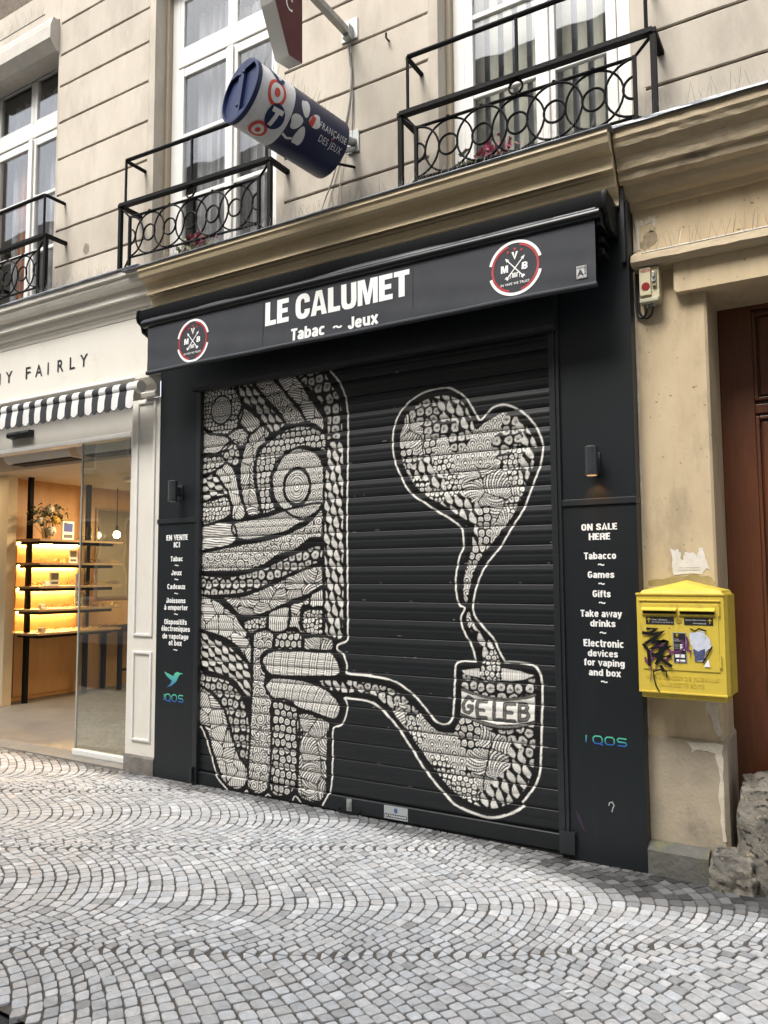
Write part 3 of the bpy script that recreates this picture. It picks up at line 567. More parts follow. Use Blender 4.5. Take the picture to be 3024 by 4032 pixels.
def iqos(x0, x1, z0, z1, parent, gap):
    h = z1-z0; w_ = (x1-x0); sw = h*.17; gm = grad_mat('logo_gradient', z0, z1, (.02, .1, .36), (.09, .5, .3)); g_ = MB(); cw = (w_*(1-gap)-sw)/3.3
    def rr(xa): k = h*.25; return [(xa+k, z0), (xa+cw*.86-k, z0), (xa+cw*.86, z0+k), (xa+cw*.86, z1-k), (xa+cw*.86-k, z1), (xa+k, z1), (xa, z1-k), (xa, z0+k)]
    ribbon(g_, [(x0+sw, z1), (x0+sw*.6, z0)], sw, LP).build('logo_letter', gm, parent); g_ = MB()
    xq = x0+w_*gap+sw*2; ribbon(g_, rr(xq), sw, LP, True); ribbon(g_, [(xq+cw*.5, z0+h*.02), (xq+cw*.95, z0-h*.18)], sw, plane_y(-.0082)).build('logo_letter', gm, parent); g_ = MB()
    xo = xq+cw*1.15; ribbon(g_, rr(xo), sw, LP, True).build('logo_letter', gm, parent); g_ = MB()
    xs = xo+cw*1.15; c = cw*.86; ribbon(g_, [(xs+c, z1-h*.02), (xs+h*.2, z1), (xs, z1-h*.2), (xs+h*.12, z0+h*.52), (xs+c-h*.12, z0+h*.48), (xs+c, z0+h*.2), (xs+c-h*.2, z0), (xs, z0+h*.02)], sw, LP)
    g_.build('logo_letter', gm, parent)
iqos(-1.322, -1.092, .655, .695, PRIGHT, .14); iqos(-4.66, -4.448, .628, .678, PLEFT, .02)
bird = [(763, 1632), (745, 1629), (738, 1626), (728, 1632), (722, 1645), (710, 1640), (684, 1629), (693, 1645), (706, 1657), (716, 1664), (712, 1675), (696, 1692), (715, 1685), (735, 1665), (742, 1648), (748, 1636)]
MB().add([(-4.66+(x-683)*.00264, -.0075, .852-(z-1628)*.00188) for x, z in bird], [tuple(range(len(bird)))]).build('bird_logo', grad_mat('bird_gradient', .73, .85, (.03, .13, .42), (.1, .5, .3)), PLEFT)
chalk = mat('chalk_mark', (.35, .35, .35), .9)
g_ = MB(); ribbon(g_, [(-1.2, .325), (-1.195, .342), (-1.18, .347), (-1.17, .33), (-1.178, .315), (-1.184, .293)], .006, LP); g_.build('chalk_mark', chalk, PRIGHT)
g_ = MB(); g_.add([(x, -.0072, z) for x, z in ((-1.385, .27), (-1.37, .26), (-1.35, .215), (-1.335, .17), (-1.34, .165), (-1.36, .195), (-1.38, .235))], [tuple(range(7))]); g_.build('spray_smear', mat('purple_smear', (.035, .018, .04), .6), PRIGHT)

# ================================================================ ROLLER SHUTTER AND ITS MURAL
REG=[('dots',0,[(-4.341,3.084),(-3.977,3.061),(-3.932,2.947),(-3.904,2.86),(-3.919,2.779),(-3.972,2.711),(-4.059,2.679),(-4.17,2.69),(-4.272,2.741),(-4.331,2.807)]),('leaf',0.6,[(-3.971,3.035),(-3.806,3.046),(-3.659,2.88),(-3.556,2.772),(-3.496,2.694),(-3.616,2.648),(-3.719,2.758),(-3.804,2.849),(-3.9,2.918)]),('swirl',0,[(-3.806,3.046),(-3.599,3.051),(-3.477,2.91),(-3.374,2.799),(-3.311,2.697),(-3.476,2.698),(-3.526,2.768),(-3.638,2.878)]),('hatch',0,[(-3.594,3.054),(-3.399,3.047),(-3.278,2.881),(-3.183,2.761),(-3.145,2.687),(-3.15,2.615),(-3.215,2.664),(-3.306,2.703),(-3.359,2.805),(-3.467,2.913)]),('urchin',0.075,[(-3.384,3.045),(-3.178,3.079),(-3.085,2.957),(-3.012,2.848),(-2.989,2.754),(-2.981,2.601),(-2.99,2.538),(-3.076,2.546),(-3.122,2.543),(-3.122,2.692),(-3.169,2.798),(-3.263,2.919)]),('stripe',0.7,[(-3.899,2.868),(-3.803,2.816),(-3.724,2.734),(-3.817,2.666),(-3.941,2.774)]),('rings',0.046,[(-3.756,2.252),(-3.768,2.398),(-3.748,2.493),(-3.676,2.567),(-3.565,2.629),(-3.456,2.666),(-3.339,2.675),(-3.234,2.647),(-3.136,2.586),(-3.133,2.471),(-3.215,2.494),(-3.329,2.521),(-3.426,2.505),(-3.514,2.458),(-3.574,2.383),(-3.618,2.307),(-3.623,2.204),(-3.592,2.108),(-3.561,2.082),(-3.692,2.049),(-3.729,2.131)]),('scale',0,[(-3.608,2.243),(-3.609,2.346),(-3.559,2.437),(-3.475,2.49),(-3.377,2.512),(-3.281,2.494),(-3.196,2.446),(-3.154,2.374),(-3.145,2.274),(-3.145,2.161),(-3.151,2.085),(-3.261,2.014),(-3.356,1.999),(-3.502,2.072),(-3.582,2.146)]),('fan',0,[(-3.802,2.669),(-3.719,2.709),(-3.641,2.669),(-3.666,2.591),(-3.738,2.549),(-3.768,2.471),(-3.788,2.375),(-3.766,2.237),(-3.734,2.115),(-3.703,2.062),(-3.837,2.044),(-3.902,2.204),(-3.927,2.369),(-3.905,2.49),(-3.864,2.593)]),('swirl',0,[(-4.048,2.681),(-3.94,2.72),(-3.849,2.672),(-3.859,2.601),(-3.928,2.574),(-4.004,2.623)]),('scale',0,[(-4.336,2.782),(-4.249,2.701),(-4.103,2.686),(-4.025,2.625),(-4.079,2.559),(-4.331,2.543)]),('urchin',0.06,[(-4.118,2.554),(-4.025,2.618),(-3.938,2.559),(-3.924,2.438),(-3.979,2.426),(-4.056,2.461)]),('rings',0.046,[(-4.335,2.535),(-4.145,2.527),(-4.067,2.47),(-4.188,2.401),(-4.328,2.373)]),('hatch',0,[(-4.176,2.396),(-4.045,2.456),(-3.968,2.372),(-3.929,2.222),(-3.863,2.049),(-3.99,2.022),(-4.031,2.212),(-4.109,2.316)]),('leaf',1.2,[(-4.332,2.36),(-4.182,2.383),(-4.075,2.268),(-4.047,2.217),(-4.328,2.179)]),('dots',0,[(-4.33,2.149),(-4.058,2.201),(-4.012,2.059),(-4.327,1.986)]),('stripe',1.48,[(-4.327,1.969),(-4.006,2.002),(-3.97,1.847),(-4.329,1.793)]),('scale',0,[(-3.979,1.997),(-3.692,2.029),(-3.395,2.086),(-3.163,2.101),(-3.261,2.003),(-3.394,1.951),(-3.491,1.908),(-3.65,1.886),(-3.835,1.859),(-3.94,1.878),(-3.996,1.933)]),('swirl',0,[(-3.16,2.059),(-3.158,1.871),(-3.261,1.858),(-3.393,1.78),(-3.549,1.742),(-3.729,1.659),(-3.958,1.631),(-4.343,1.64),(-4.34,1.777),(-3.982,1.819),(-3.834,1.839),(-3.6,1.868),(-3.452,1.905),(-3.28,1.969)]),('urchin',0.07,[(-4.341,1.601),(-4.1,1.587),(-3.882,1.611),(-3.706,1.647),(-3.535,1.706),(-3.389,1.757),(-3.187,1.81),(-3.157,1.704),(-3.327,1.642),(-3.534,1.576),(-3.683,1.517),(-3.836,1.474),(-4.04,1.451),(-4.338,1.459)]),('fan',0,[(-3.152,1.664),(-3.152,1.525),(-3.226,1.479),(-3.439,1.412),(-3.66,1.326),(-3.834,1.294),(-3.924,1.309),(-4.004,1.376),(-4.086,1.435),(-3.925,1.44),(-3.748,1.485),(-3.534,1.561),(-3.327,1.634)]),('hatch',0,[(-4.341,1.433),(-4.167,1.417),(-4.056,1.362),(-3.952,1.296),(-3.883,1.221),(-3.816,1.148),(-3.796,1.048),(-3.803,0.952),(-3.875,1.015),(-3.966,1.091),(-4.116,1.147),(-4.27,1.175),(-4.337,1.199)]),('leaf',0.9,[(-4.336,1.164),(-4.175,1.13),(-4.034,1.084),(-3.914,1.009),(-3.819,0.93),(-3.79,0.816),(-3.806,0.703),(-3.883,0.751),(-3.951,0.813),(-4.1,0.856),(-4.241,0.881),(-4.332,0.954)]),('urchin',0.06,[(-4.331,0.902),(-4.241,0.85),(-4.1,0.833),(-3.979,0.799),(-3.888,0.709),(-3.829,0.606),(-3.803,0.484),(-3.807,0.353),(-3.828,0.236),(-3.894,0.273),(-3.951,0.371),(-3.998,0.491),(-4.044,0.587),(-4.126,0.683),(-4.227,0.735),(-4.329,0.78)]),('hatch',0,[(-4.335,0.758),(-4.215,0.723),(-4.12,0.662),(-4.048,0.579),(-4.001,0.466),(-3.959,0.37),(-3.886,0.25),(-3.82,0.192),(-3.826,0.093),(-3.886,0.045),(-3.963,0.042),(-4.057,0.092),(-4.115,0.185),(-4.175,0.305),(-4.224,0.427),(-4.33,0.507)]),('dots',0,[(-3.873,1.257),(-3.654,1.299),(-3.653,1.226),(-3.761,1.183),(-3.824,1.174)]),('stripe',0,[(-3.63,1.33),(-3.451,1.374),(-3.461,1.224),(-3.573,1.185),(-3.646,1.228)]),('hatch',0,[(-3.437,1.381),(-3.347,1.413),(-3.274,1.444),(-3.274,1.396),(-3.336,1.35),(-3.348,1.261),(-3.295,1.187),(-3.341,1.185),(-3.387,1.226),(-3.45,1.23)]),('stripe',0,[(-3.256,1.462),(-3.149,1.521),(-3.152,1.379),(-3.259,1.377)]),('dots',0,[(-3.318,1.343),(-3.246,1.366),(-3.152,1.365),(-3.152,1.192),(-3.285,1.187),(-3.336,1.262)]),('leaf',0,[(-3.117,2.516),(-3.067,2.538),(-2.994,2.523),(-2.975,2.45),(-2.975,2.076),(-2.971,1.538),(-2.976,1.71),(-2.972,1.435),(-2.979,1.24),(-2.993,1.166),(-3.051,1.158),(-3.142,1.2),(-3.146,1.712),(-3.153,1.538),(-3.149,2.161),(-3.129,2.387)]),('swirl',0,[(-3.772,1.174),(-3.68,1.209),(-3.589,1.172),(-3.588,1.074),(-3.657,1.054),(-3.702,1.003),(-3.701,0.937),(-3.656,0.878),(-3.671,0.807),(-3.599,0.702),(-3.602,0.488),(-3.616,0.149),(-3.63,0.073),(-3.712,0.036),(-3.79,0.052),(-3.819,0.115),(-3.805,0.468),(-3.787,0.799),(-3.782,1.049)]),('rings',0.052,[(-3.578,1.156),(-3.458,1.208),(-3.341,1.181),(-3.335,1.077),(-3.581,1.066)]),('fan',0,[(-3.313,1.166),(-3.084,1.166),(-3.079,1.081),(-3.315,1.074)]),('blocks',0,[(-3.694,0.987),(-3.636,1.043),(-3.53,1.062),(-3.108,1.075),(-3.046,1.036),(-3.013,0.975),(-3.017,0.925),(-3.089,0.903),(-3.592,0.879),(-3.662,0.923)]),('blocks',-0.38,[(-3.661,0.808),(-3.613,0.856),(-3.55,0.872),(-3.365,0.869),(-3.161,0.828),(-3.056,0.773),(-3.008,0.706),(-3.027,0.639),(-3.07,0.618),(-3.234,0.647),(-3.425,0.684),(-3.591,0.719),(-3.65,0.768)]),('rings',0.052,[(-3.596,0.697),(-3.372,0.66),(-3.37,0.196),(-3.4,0.094),(-3.483,0.052),(-3.567,0.048),(-3.609,0.102),(-3.601,0.407)]),('fan',0,[(-3.362,0.631),(-3.106,0.598),(-3.11,0.497),(-3.125,0.113),(-3.175,0.056),(-3.262,0.046),(-3.343,0.073),(-3.37,0.157),(-3.365,0.353)])]
SEEDED=[([(-2.502,2.591),(-2.474,2.661),(-2.4,2.717),(-2.292,2.748),(-2.187,2.75),(-2.102,2.72),(-2.043,2.666),(-2.003,2.576),(-1.975,2.508),(-1.929,2.538),(-1.872,2.562),(-1.807,2.593),(-1.744,2.585),(-1.674,2.533),(-1.622,2.461),(-1.579,2.368),(-1.596,2.267),(-1.636,2.168),(-1.685,2.047),(-1.741,1.947),(-1.837,1.832),(-1.902,1.76),(-1.968,1.679),(-2.01,1.59),(-2.037,1.493),(-2.054,1.418),(-2.075,1.44),(-2.081,1.53),(-2.059,1.635),(-2.033,1.71),(-2.015,1.793),(-2.03,1.914),(-2.113,1.971),(-2.197,2.028),(-2.309,2.089),(-2.388,2.148),(-2.45,2.224),(-2.495,2.307),(-2.526,2.407),(-2.53,2.504)],[('leaf',-2.162,2.712),('leaf',-2.12,2.652),('leaf',-2.045,2.573),('urchin',-2.338,2.645),('urchin',-2.26,2.541),('urchin',-2.131,2.435),('urchin',-2.164,2.508),('fan',-2.447,2.545),('fan',-2.394,2.443),('rings',-2.449,2.376),('rings',-2.313,2.452),('scale',-2.192,2.417),('scale',-2.074,2.321),('scale',-1.906,2.459),('scale',-1.832,2.55),('scale',-1.932,2.355),('urchin',-1.753,2.534),('urchin',-1.795,2.388),('urchin',-1.723,2.441),('leaf',-1.66,2.494),('leaf',-1.616,2.386),('leaf',-1.634,2.285),('leaf',-1.651,2.198),('dots',-1.718,2.322),('dots',-1.758,2.273),('dots',-1.705,2.173),('dots',-1.724,2.005),('dots',-2.193,2.292),('dots',-2.144,2.157),('dots',-2.37,2.163),('dots',-2.247,2.116),('leaf',-2.36,2.273),('leaf',-2.264,2.18),('fan',-2.001,2.185),('fan',-1.854,2.198),('fan',-1.929,2.083),('fan',-1.819,1.98),('fan',-1.777,2.096),('leaf',-2.145,2.049),('leaf',-2.004,1.981),('leaf',-2.022,1.891),('leaf',-2.007,1.815),('rings',-1.939,1.955),('rings',-1.933,1.828),('rings',-1.984,1.717),('scale',-1.837,1.855),('scale',-2.052,1.59),('scale',-2.053,1.493)]),([(-2.043,1.377),(-2.023,1.33),(-1.991,1.271),(-1.937,1.228),(-1.892,1.178),(-1.856,1.12),(-1.834,1.046),(-1.83,0.958),(-1.977,0.965),(-1.961,1.056),(-1.969,1.132),(-1.994,1.191),(-2.027,1.242),(-2.056,1.284),(-2.064,1.329)],[('scale',-2.043,1.337),('leaf',-1.994,1.226),('leaf',-1.939,1.151),('dots',-1.874,1.12),('dots',-1.904,1.033),('dots',-1.905,0.974)]),([(-3.2,0.869),(-3.089,0.882),(-2.947,0.879),(-2.978,0.89),(-2.808,0.885),(-2.644,0.869),(-2.538,0.828),(-2.434,0.756),(-2.353,0.683),(-2.294,0.636),(-2.234,0.614),(-2.166,0.63),(-2.126,0.685),(-2.102,0.719),(-1.993,0.695),(-1.873,0.67),(-1.738,0.683),(-1.631,0.714),(-1.636,0.503),(-1.655,0.42),(-1.693,0.343),(-1.765,0.26),(-1.864,0.207),(-1.937,0.193),(-2.029,0.204),(-2.142,0.247),(-2.238,0.319),(-2.316,0.404),(-2.396,0.491),(-2.477,0.589),(-2.539,0.645),(-2.602,0.711),(-2.666,0.76),(-2.731,0.801),(-2.864,0.81),(-2.978,0.801),(-3.095,0.809),(-3.041,0.8),(-3.156,0.834)],[('leaf',-3.036,0.827),('leaf',-2.921,0.845),('leaf',-2.72,0.795),('leaf',-2.645,0.746),('urchin',-2.83,0.884),('urchin',-2.709,0.864),('urchin',-2.644,0.846),('urchin',-2.538,0.799),('urchin',-2.445,0.726),('hatch',-2.539,0.736),('hatch',-2.518,0.649),('dots',-2.456,0.628),('dots',-2.436,0.559),('scale',-2.384,0.688),('scale',-2.315,0.563),('scale',-2.187,0.533),('scale',-2.139,0.461),('scale',-2.356,0.48),('rings',-2.088,0.68),('rings',-2.042,0.582),('fan',-1.949,0.558),('fan',-1.83,0.579),('fan',-1.997,0.461),('fan',-1.859,0.477),('fan',-1.971,0.38),('urchin',-1.81,0.656),('urchin',-1.695,0.667),('urchin',-1.68,0.563),('leaf',-1.75,0.555),('leaf',-1.735,0.443),('leaf',-1.78,0.372),('leaf',-1.862,0.295),('leaf',-1.7,0.415),('leaf',-1.909,0.231),('dots',-2.257,0.387),('dots',-2.189,0.344),('dots',-2.065,0.335),('dots',-2.095,0.247)]),([(-2.098,0.984),(-1.979,0.959),(-1.832,0.952),(-1.706,0.963),(-1.622,0.985),(-1.627,0.898),(-1.735,0.867),(-1.87,0.853),(-1.99,0.865),(-2.096,0.906)],[('urchin',-1.869,0.909)])]
WHITE=[[(-2.097,1.005),(-2.035,1.017),(-1.976,1.025),(-1.974,0.97),(-2.074,0.981)],[(-1.83,1.033),(-1.714,1.023),(-1.626,1.0),(-1.688,0.975),(-1.768,0.962),(-1.827,0.962)],[(-2.099,0.88),(-1.981,0.85),(-1.852,0.839),(-1.717,0.854),(-1.625,0.881),(-1.631,0.738),(-1.738,0.708),(-1.873,0.695),(-2.002,0.713),(-2.106,0.742)]]
GREY=[(0.016,[(-2.096,0.889),(-1.981,0.861),(-1.852,0.848),(-1.717,0.862),(-1.625,0.89)]),(0.018,[(-2.106,0.734),(-2.002,0.706),(-1.873,0.685),(-1.738,0.697),(-1.631,0.729)])]
LETTERS=[[(-2.027,0.828),(-2.052,0.845),(-2.076,0.824),(-2.091,0.791),(-2.082,0.757),(-2.054,0.749),(-2.032,0.766),(-2.029,0.791),(-2.053,0.789)],[(-1.937,0.827),(-1.993,0.82),(-1.999,0.773),(-1.954,0.772)],[(-1.999,0.773),(-1.993,0.727),(-1.939,0.729)],[(-1.884,0.822),(-1.886,0.722),(-1.838,0.724)],[(-1.755,0.824),(-1.816,0.82),(-1.817,0.773),(-1.772,0.775)],[(-1.817,0.773),(-1.818,0.721),(-1.757,0.725)],[(-1.722,0.829),(-1.724,0.734),(-1.68,0.742),(-1.665,0.764),(-1.679,0.787),(-1.719,0.786)],[(-1.722,0.829),(-1.683,0.828),(-1.672,0.812),(-1.682,0.791)]]
OUTLINE=[(0.022,[(-3.118,3.066),(-3.039,2.982),(-2.985,2.898),(-2.953,2.803),(-2.94,2.673),(-2.943,2.372),(-2.95,2.001),(-2.947,1.538),(-2.946,1.474),(-2.946,1.172),(-2.96,1.146),(-3.027,1.122),(-3.031,1.089),(-2.984,1.06),(-2.951,0.986),(-2.956,0.936),(-2.765,0.933),(-2.808,0.931),(-2.644,0.919),(-2.537,0.889),(-2.434,0.825),(-2.353,0.752),(-2.293,0.687),(-2.234,0.664),(-2.185,0.679),(-2.16,0.725),(-2.148,0.872),(-2.141,1.003),(-2.131,1.042),(-2.092,1.06),(-2.001,1.066)]),(0.02,[(-2.001,1.071),(-2.014,1.13),(-2.042,1.189),(-2.065,1.223),(-2.097,1.298),(-2.093,1.343),(-2.07,1.388),(-2.108,1.41),(-2.124,1.47),(-2.131,1.545),(-2.122,1.621),(-2.1,1.711),(-2.074,1.764),(-2.073,1.832),(-2.084,1.886),(-2.147,1.941),(-2.249,2.0),(-2.353,2.068),(-2.424,2.111),(-2.478,2.17),(-2.523,2.253),(-2.564,2.345),(-2.582,2.46),(-2.572,2.574),(-2.538,2.652),(-2.482,2.718),(-2.381,2.775),(-2.274,2.797),(-2.169,2.796),(-2.092,2.758),(-2.034,2.704),(-1.993,2.637),(-1.947,2.563),(-1.904,2.596),(-1.854,2.632),(-1.774,2.638),(-1.681,2.593),(-1.606,2.518),(-1.562,2.44),(-1.541,2.358),(-1.559,2.25),(-1.606,2.137),(-1.671,1.987),(-1.742,1.888),(-1.823,1.766),(-1.92,1.656),(-1.979,1.545),(-2.005,1.456),(-2.014,1.389),(-1.99,1.323),(-1.9,1.229),(-1.882,1.213),(-1.846,1.138),(-1.811,1.076)]),(0.022,[(-1.811,1.072),(-1.713,1.073),(-1.625,1.057),(-1.587,1.01),(-1.577,0.913),(-1.585,0.751),(-1.593,0.589),(-1.605,0.443),(-1.641,0.358),(-1.712,0.264)]),(0.026,[(-1.708,0.242),(-1.739,0.215),(-1.838,0.164),(-1.929,0.142),(-2.012,0.15),(-2.143,0.181),(-2.23,0.245),(-2.357,0.366),(-2.447,0.479),(-2.561,0.618),(-2.656,0.7),(-2.732,0.748),(-2.809,0.765),(-2.967,0.771)]),(0.02,[(-2.975,0.768),(-2.952,0.734),(-2.957,0.665),(-2.994,0.593),(-3.065,0.555),(-3.07,0.386),(-3.084,0.156),(-3.146,0.041)]),(0.02,[(-4.335,0.455),(-4.281,0.447),(-4.22,0.342),(-4.171,0.229),(-4.112,0.11),(-4.008,0.032)]),(0.014,[(-3.836,0.035),(-3.82,0.048),(-3.807,0.037)]),(0.014,[(-3.643,0.032),(-3.622,0.048),(-3.596,0.038)]),(0.016,[(-3.401,0.039),(-3.376,0.069),(-3.331,0.036)])]
EYES=[(-4.119,2.877,0.097,0.101,0),(-3.384,2.233,0.104,0.117,1)]

SX0, SX1, SZ0, SZ1 = -4.36, -1.46, .0, 3.14
def paint_mural():
    """rasterises the painted outlines and motifs into a colour grid over the shutter plane (metres)"""
    res = .002; W = int((SX1-SX0)/res); H = int((SZ1-SZ0)/res)
    img = np.zeros((H, W), np.float32); gry = np.zeros((H, W), bool); blk = np.zeros((H, W), bool)
    rng = np.random.RandomState(5); tab = rng.rand(256, 256, 4)
    gx = SX0+(np.arange(W)+.5)*res; gz = SZ0+(np.arange(H)+.5)*res
    def box(pts, pad=0.):
        p = np.array(pts); i0 = max(0, int((p[:, 0].min()-pad-SX0)/res)); i1 = min(W, int((p[:, 0].max()+pad-SX0)/res)+2); j0 = max(0, int((p[:, 1].min()-pad-SZ0)/res)); j1 = min(H, int((p[:, 1].max()+pad-SZ0)/res)+2)
        return i0, i1, j0, j1
    def smooth(pts, closed=True, n=4):
        P = np.array(pts, float); N = len(P); out = []
        for i in range(N if closed else N-1):
            a, b_, c, d = (P[(i-1) % N], P[i], P[(i+1) % N], P[(i+2) % N]) if closed else (P[max(i-1, 0)], P[i], P[i+1], P[min(i+2, N-1)])
            L1 = np.linalg.norm(c-b_); m1_ = (c-a)*.5; m2_ = (d-b_)*.5
            for m_ in (m1_, m2_):
                l = np.linalg.norm(m_)
                if l > L1: m_ *= L1/l
            for k in range(n):
                t = k/n; out.append((2*t**3-3*t*t+1)*b_+(t**3-2*t*t+t)*m1_+(-2*t**3+3*t*t)*c+(t**3-t*t)*m2_)
        if not closed: out.append(P[-1])
        return np.array(out)
    def inside(pts):
        i0, i1, j0, j1 = box(pts); X, Z = np.meshgrid(gx[i0:i1], gz[j0:j1]); ins = np.zeros(X.shape, bool); n = len(pts)
        for k in range(n):
            (xa, za), (xb, zb) = pts[k], pts[(k+1) % n]
            if za == zb: continue
            c = (za > Z) != (zb > Z); ins ^= c & (X < (xb-xa)*(Z-za)/(zb-za)+xa)
        return (slice(j0, j1), slice(i0, i1)), X, Z, ins
    def stroke(pts, w, fn, closed=False):
        n = len(pts)
        for k in range(n if closed else n-1):
            a, b_ = np.array(pts[k]), np.array(pts[(k+1) % n]); i0, i1, j0, j1 = box([a, b_], w)
            if i1 <= i0 or j1 <= j0: continue
            X, Z = np.meshgrid(gx[i0:i1], gz[j0:j1]); d = b_-a; t = np.clip(((X-a[0])*d[0]+(Z-a[1])*d[1])/max(d@d, 1e-9), 0, 1)
            m_ = (X-a[0]-t*d[0])**2+(Z-a[1]-t*d[1])**2 < (w/2)**2; fn((slice(j0, j1), slice(i0, i1)), m_)
    def vor(X, Z, c, jit=.7, s=0):
        u, v = X/c+s*7.3+100, Z/c+s*3.1+100; iu, iv = np.floor(u).astype(int), np.floor(v).astype(int)
        d1 = np.full(X.shape, 9.); d2 = np.full(X.shape, 9.); du = np.zeros(X.shape); dv = np.zeros(X.shape); h = np.zeros(X.shape); h2 = np.zeros(X.shape)
        for a in (-1, 0, 1):
            for b_ in (-1, 0, 1):
                k = tab[(iu+a) % 256, (iv+b_) % 256]; off = .5*((iv+b_) % 2)
                pu = iu+a+.25+off*.5+(k[..., 0]-.5)*jit; pv = iv+b_+.5+(k[..., 1]-.5)*jit; x_, z_ = u-pu, v-pv; d = np.hypot(x_, z_)
                nr = d < d1; d2 = np.where(nr, d1, np.minimum(d2, d)); d1 = np.where(nr, d, d1)
                du = np.where(nr, x_, du); dv = np.where(nr, z_, dv); h = np.where(nr, k[..., 2], h); h2 = np.where(nr, k[..., 3], h2)
        return d1, d2, du, dv, h, h2
    def pat(nm, prm, X, Z, s=0):
        if nm == 'dots':
            d1, d2, *_ = vor(X, Z, .034, .55, s); return ((d2-d1) > .25) & (d1 < .5) & (d1 > .13)
        if nm == 'urchin':
            c = (prm if prm else .068)*.97; d1, d2, du, dv, h, _ = vor(X, Z, c, .45, s); q = d1/(d1+np.maximum(d2-d1, .02)/2); th = np.arctan2(dv, du)
            return (q < .78) & (d1 < .48) & (d1 > .13+.08*np.cos(th*6+h*6)) & (np.cos(th*16+h*9) > -.45)
        if nm == 'rings':
            c = (prm if prm else .046)*1.0; d1, d2, *_ = vor(X, Z, c, .4, s); q = d1/(d1+np.maximum(d2-d1, .02)/2); return ((q < .74) & (q > .5)) | ((q < .33) & (q > .13))
        if nm == 'leaf':
            a = prm if prm else .25; ca, sa = math.cos(a), math.sin(a); U = (X*ca+Z*sa)/.054; V = (-X*sa+Z*ca)/.09
            col = np.floor(U); V2 = V+.5*(col % 2); fu = (U-col-.5)*2; fv = (V2-np.floor(V2)-.5)*2
            k = tab[col.astype(int) % 256, np.floor(V2).astype(int) % 256]
            fu = fu+.22*np.sin(fv*2.2+k[..., 0]*2); wd = np.maximum(.02, 1.0*(1-np.abs(fv)**2.3)*(.82-.18*fv)); t = fu/wd
            return (np.abs(t) < .93) & (np.abs((t*2.6+.5) % 1-.5) > .13)
        if nm == 'scale':
            r_ = .057; row = np.floor(Z/(r_*.72)); out = np.zeros(X.shape, bool); done = np.zeros(X.shape, bool)
            for k in (-1, 0, 1, 2)[::-1]:
                pass
            for k in (1, 0, -1, -2):
                rw = row-k*0+k; zc = (rw)*r_*.72; xo = (np.mod(rw, 2))*r_*.9; xc = np.round((X-xo)/(r_*1.8))*r_*1.8+xo
                d = np.hypot(X-xc, Z-zc)/r_; cov = (d < 1) & ~done & (Z >= zc-r_*.1)
                ring = ((d > .82) & (d < .92)) | ((d > .55) & (d < .72)) | ((d > .3) & (d < .44)) | (d < .16)
                th = np.arctan2(Z-zc, X-xc); dot = (d > .57) & (d < .66) & (np.cos(th*22) > .3)
                out = np.where(cov, ring & ~dot, out); done |= cov
            return out
        if nm == 'hatch':
            d1, d2, du, dv, h, h2 = vor(X, Z, .13, .8, s); a = h*PI; t = (X*np.cos(a)+Z*np.sin(a))/.0178; return ((d2-d1) > .055) & (np.abs(t % 1-.5) > .19)
        if nm == 'stripe':
            a = prm; t = (X*math.cos(a)+Z*math.sin(a)+.002*np.sin(Z*60)*np.cos(X*40))/.0185; return np.abs(t % 1-.5) > .19
        if nm == 'swirl':
            d1, d2, du, dv, h, h2 = vor(X, Z, .067, .75, s); th = np.arctan2(dv, du)*np.where(h > .5, 1, -1); t = d1/.26-th/(2*PI)+h2; return ((d2-d1) > .05) & (np.abs(t % 1-.5) > .235)
        if nm == 'fan':
            d1, d2, du, dv, h, h2 = vor(X, Z, .15, .7, s); a = h*2*PI; x_ = du*np.cos(a)+dv*np.sin(a)+.75; y_ = -du*np.sin(a)+dv*np.cos(a); th = np.arctan2(y_, x_)+.35*np.hypot(x_, y_)**2*np.where(h2 > .5, 1, -1)
            t = th*6.5; k = np.floor(t).astype(int) % 2; ln = np.abs(t % 1-.5) < .29; rung = (np.abs((np.hypot(x_, y_)*11) % 1-.5) > .16)
            return ((d2-d1) > .05) & ln & np.where(k == 1, rung, True)
        if nm == 'blocks':
            a = prm; ca, sa = math.cos(a), math.sin(a); U = (X*ca+Z*sa)/.064; V = (-X*sa+Z*ca); U = U+.15*np.sin(V*22); k = np.floor(U).astype(int) % 2; fu = U % 1
            hl = np.abs((V/.013) % 1-.5) > .17; sub = np.floor(fu*3); fs_ = fu*3 % 1; vv = (V/.026) % 1
            sq = ~((np.abs(fs_-.5) < .12) & (np.abs(vv-.5) < .12)) & (np.abs(vv-.5) < .4); ln2 = np.abs(fs_-.5) < .3
            return (np.abs(fu-.5) < .455) & np.where(k == 0, hl, np.where(sub == 1, sq, ln2) & (np.abs(fs_-.5) < .44))
    for w_, p in OUTLINE: pass
    def setblk(sl, m_): blk[sl] |= m_
    allp = [smooth(p) for _, _, p in REG]+[smooth(p) for p, _ in SEEDED]+[np.array(p) for p in WHITE]
    for p in allp: stroke(p, .062, setblk, True)
    for p in allp:
        sl, X, Z, ins = inside(p); blk[sl] |= ins
    for k, (nm, prm, p) in enumerate(REG):
        sl, X, Z, ins = inside(smooth(p)); v = pat(nm, prm, X, Z, k); img[sl] = np.where(ins, v, img[sl])
    def setb(sl, m_): img[sl] = np.where(m_, 0, img[sl])
    def setw(sl, m_): img[sl] = np.where(m_, 1, img[sl])
    for nm, prm, p in REG: stroke(smooth(p), .019, setb, True)
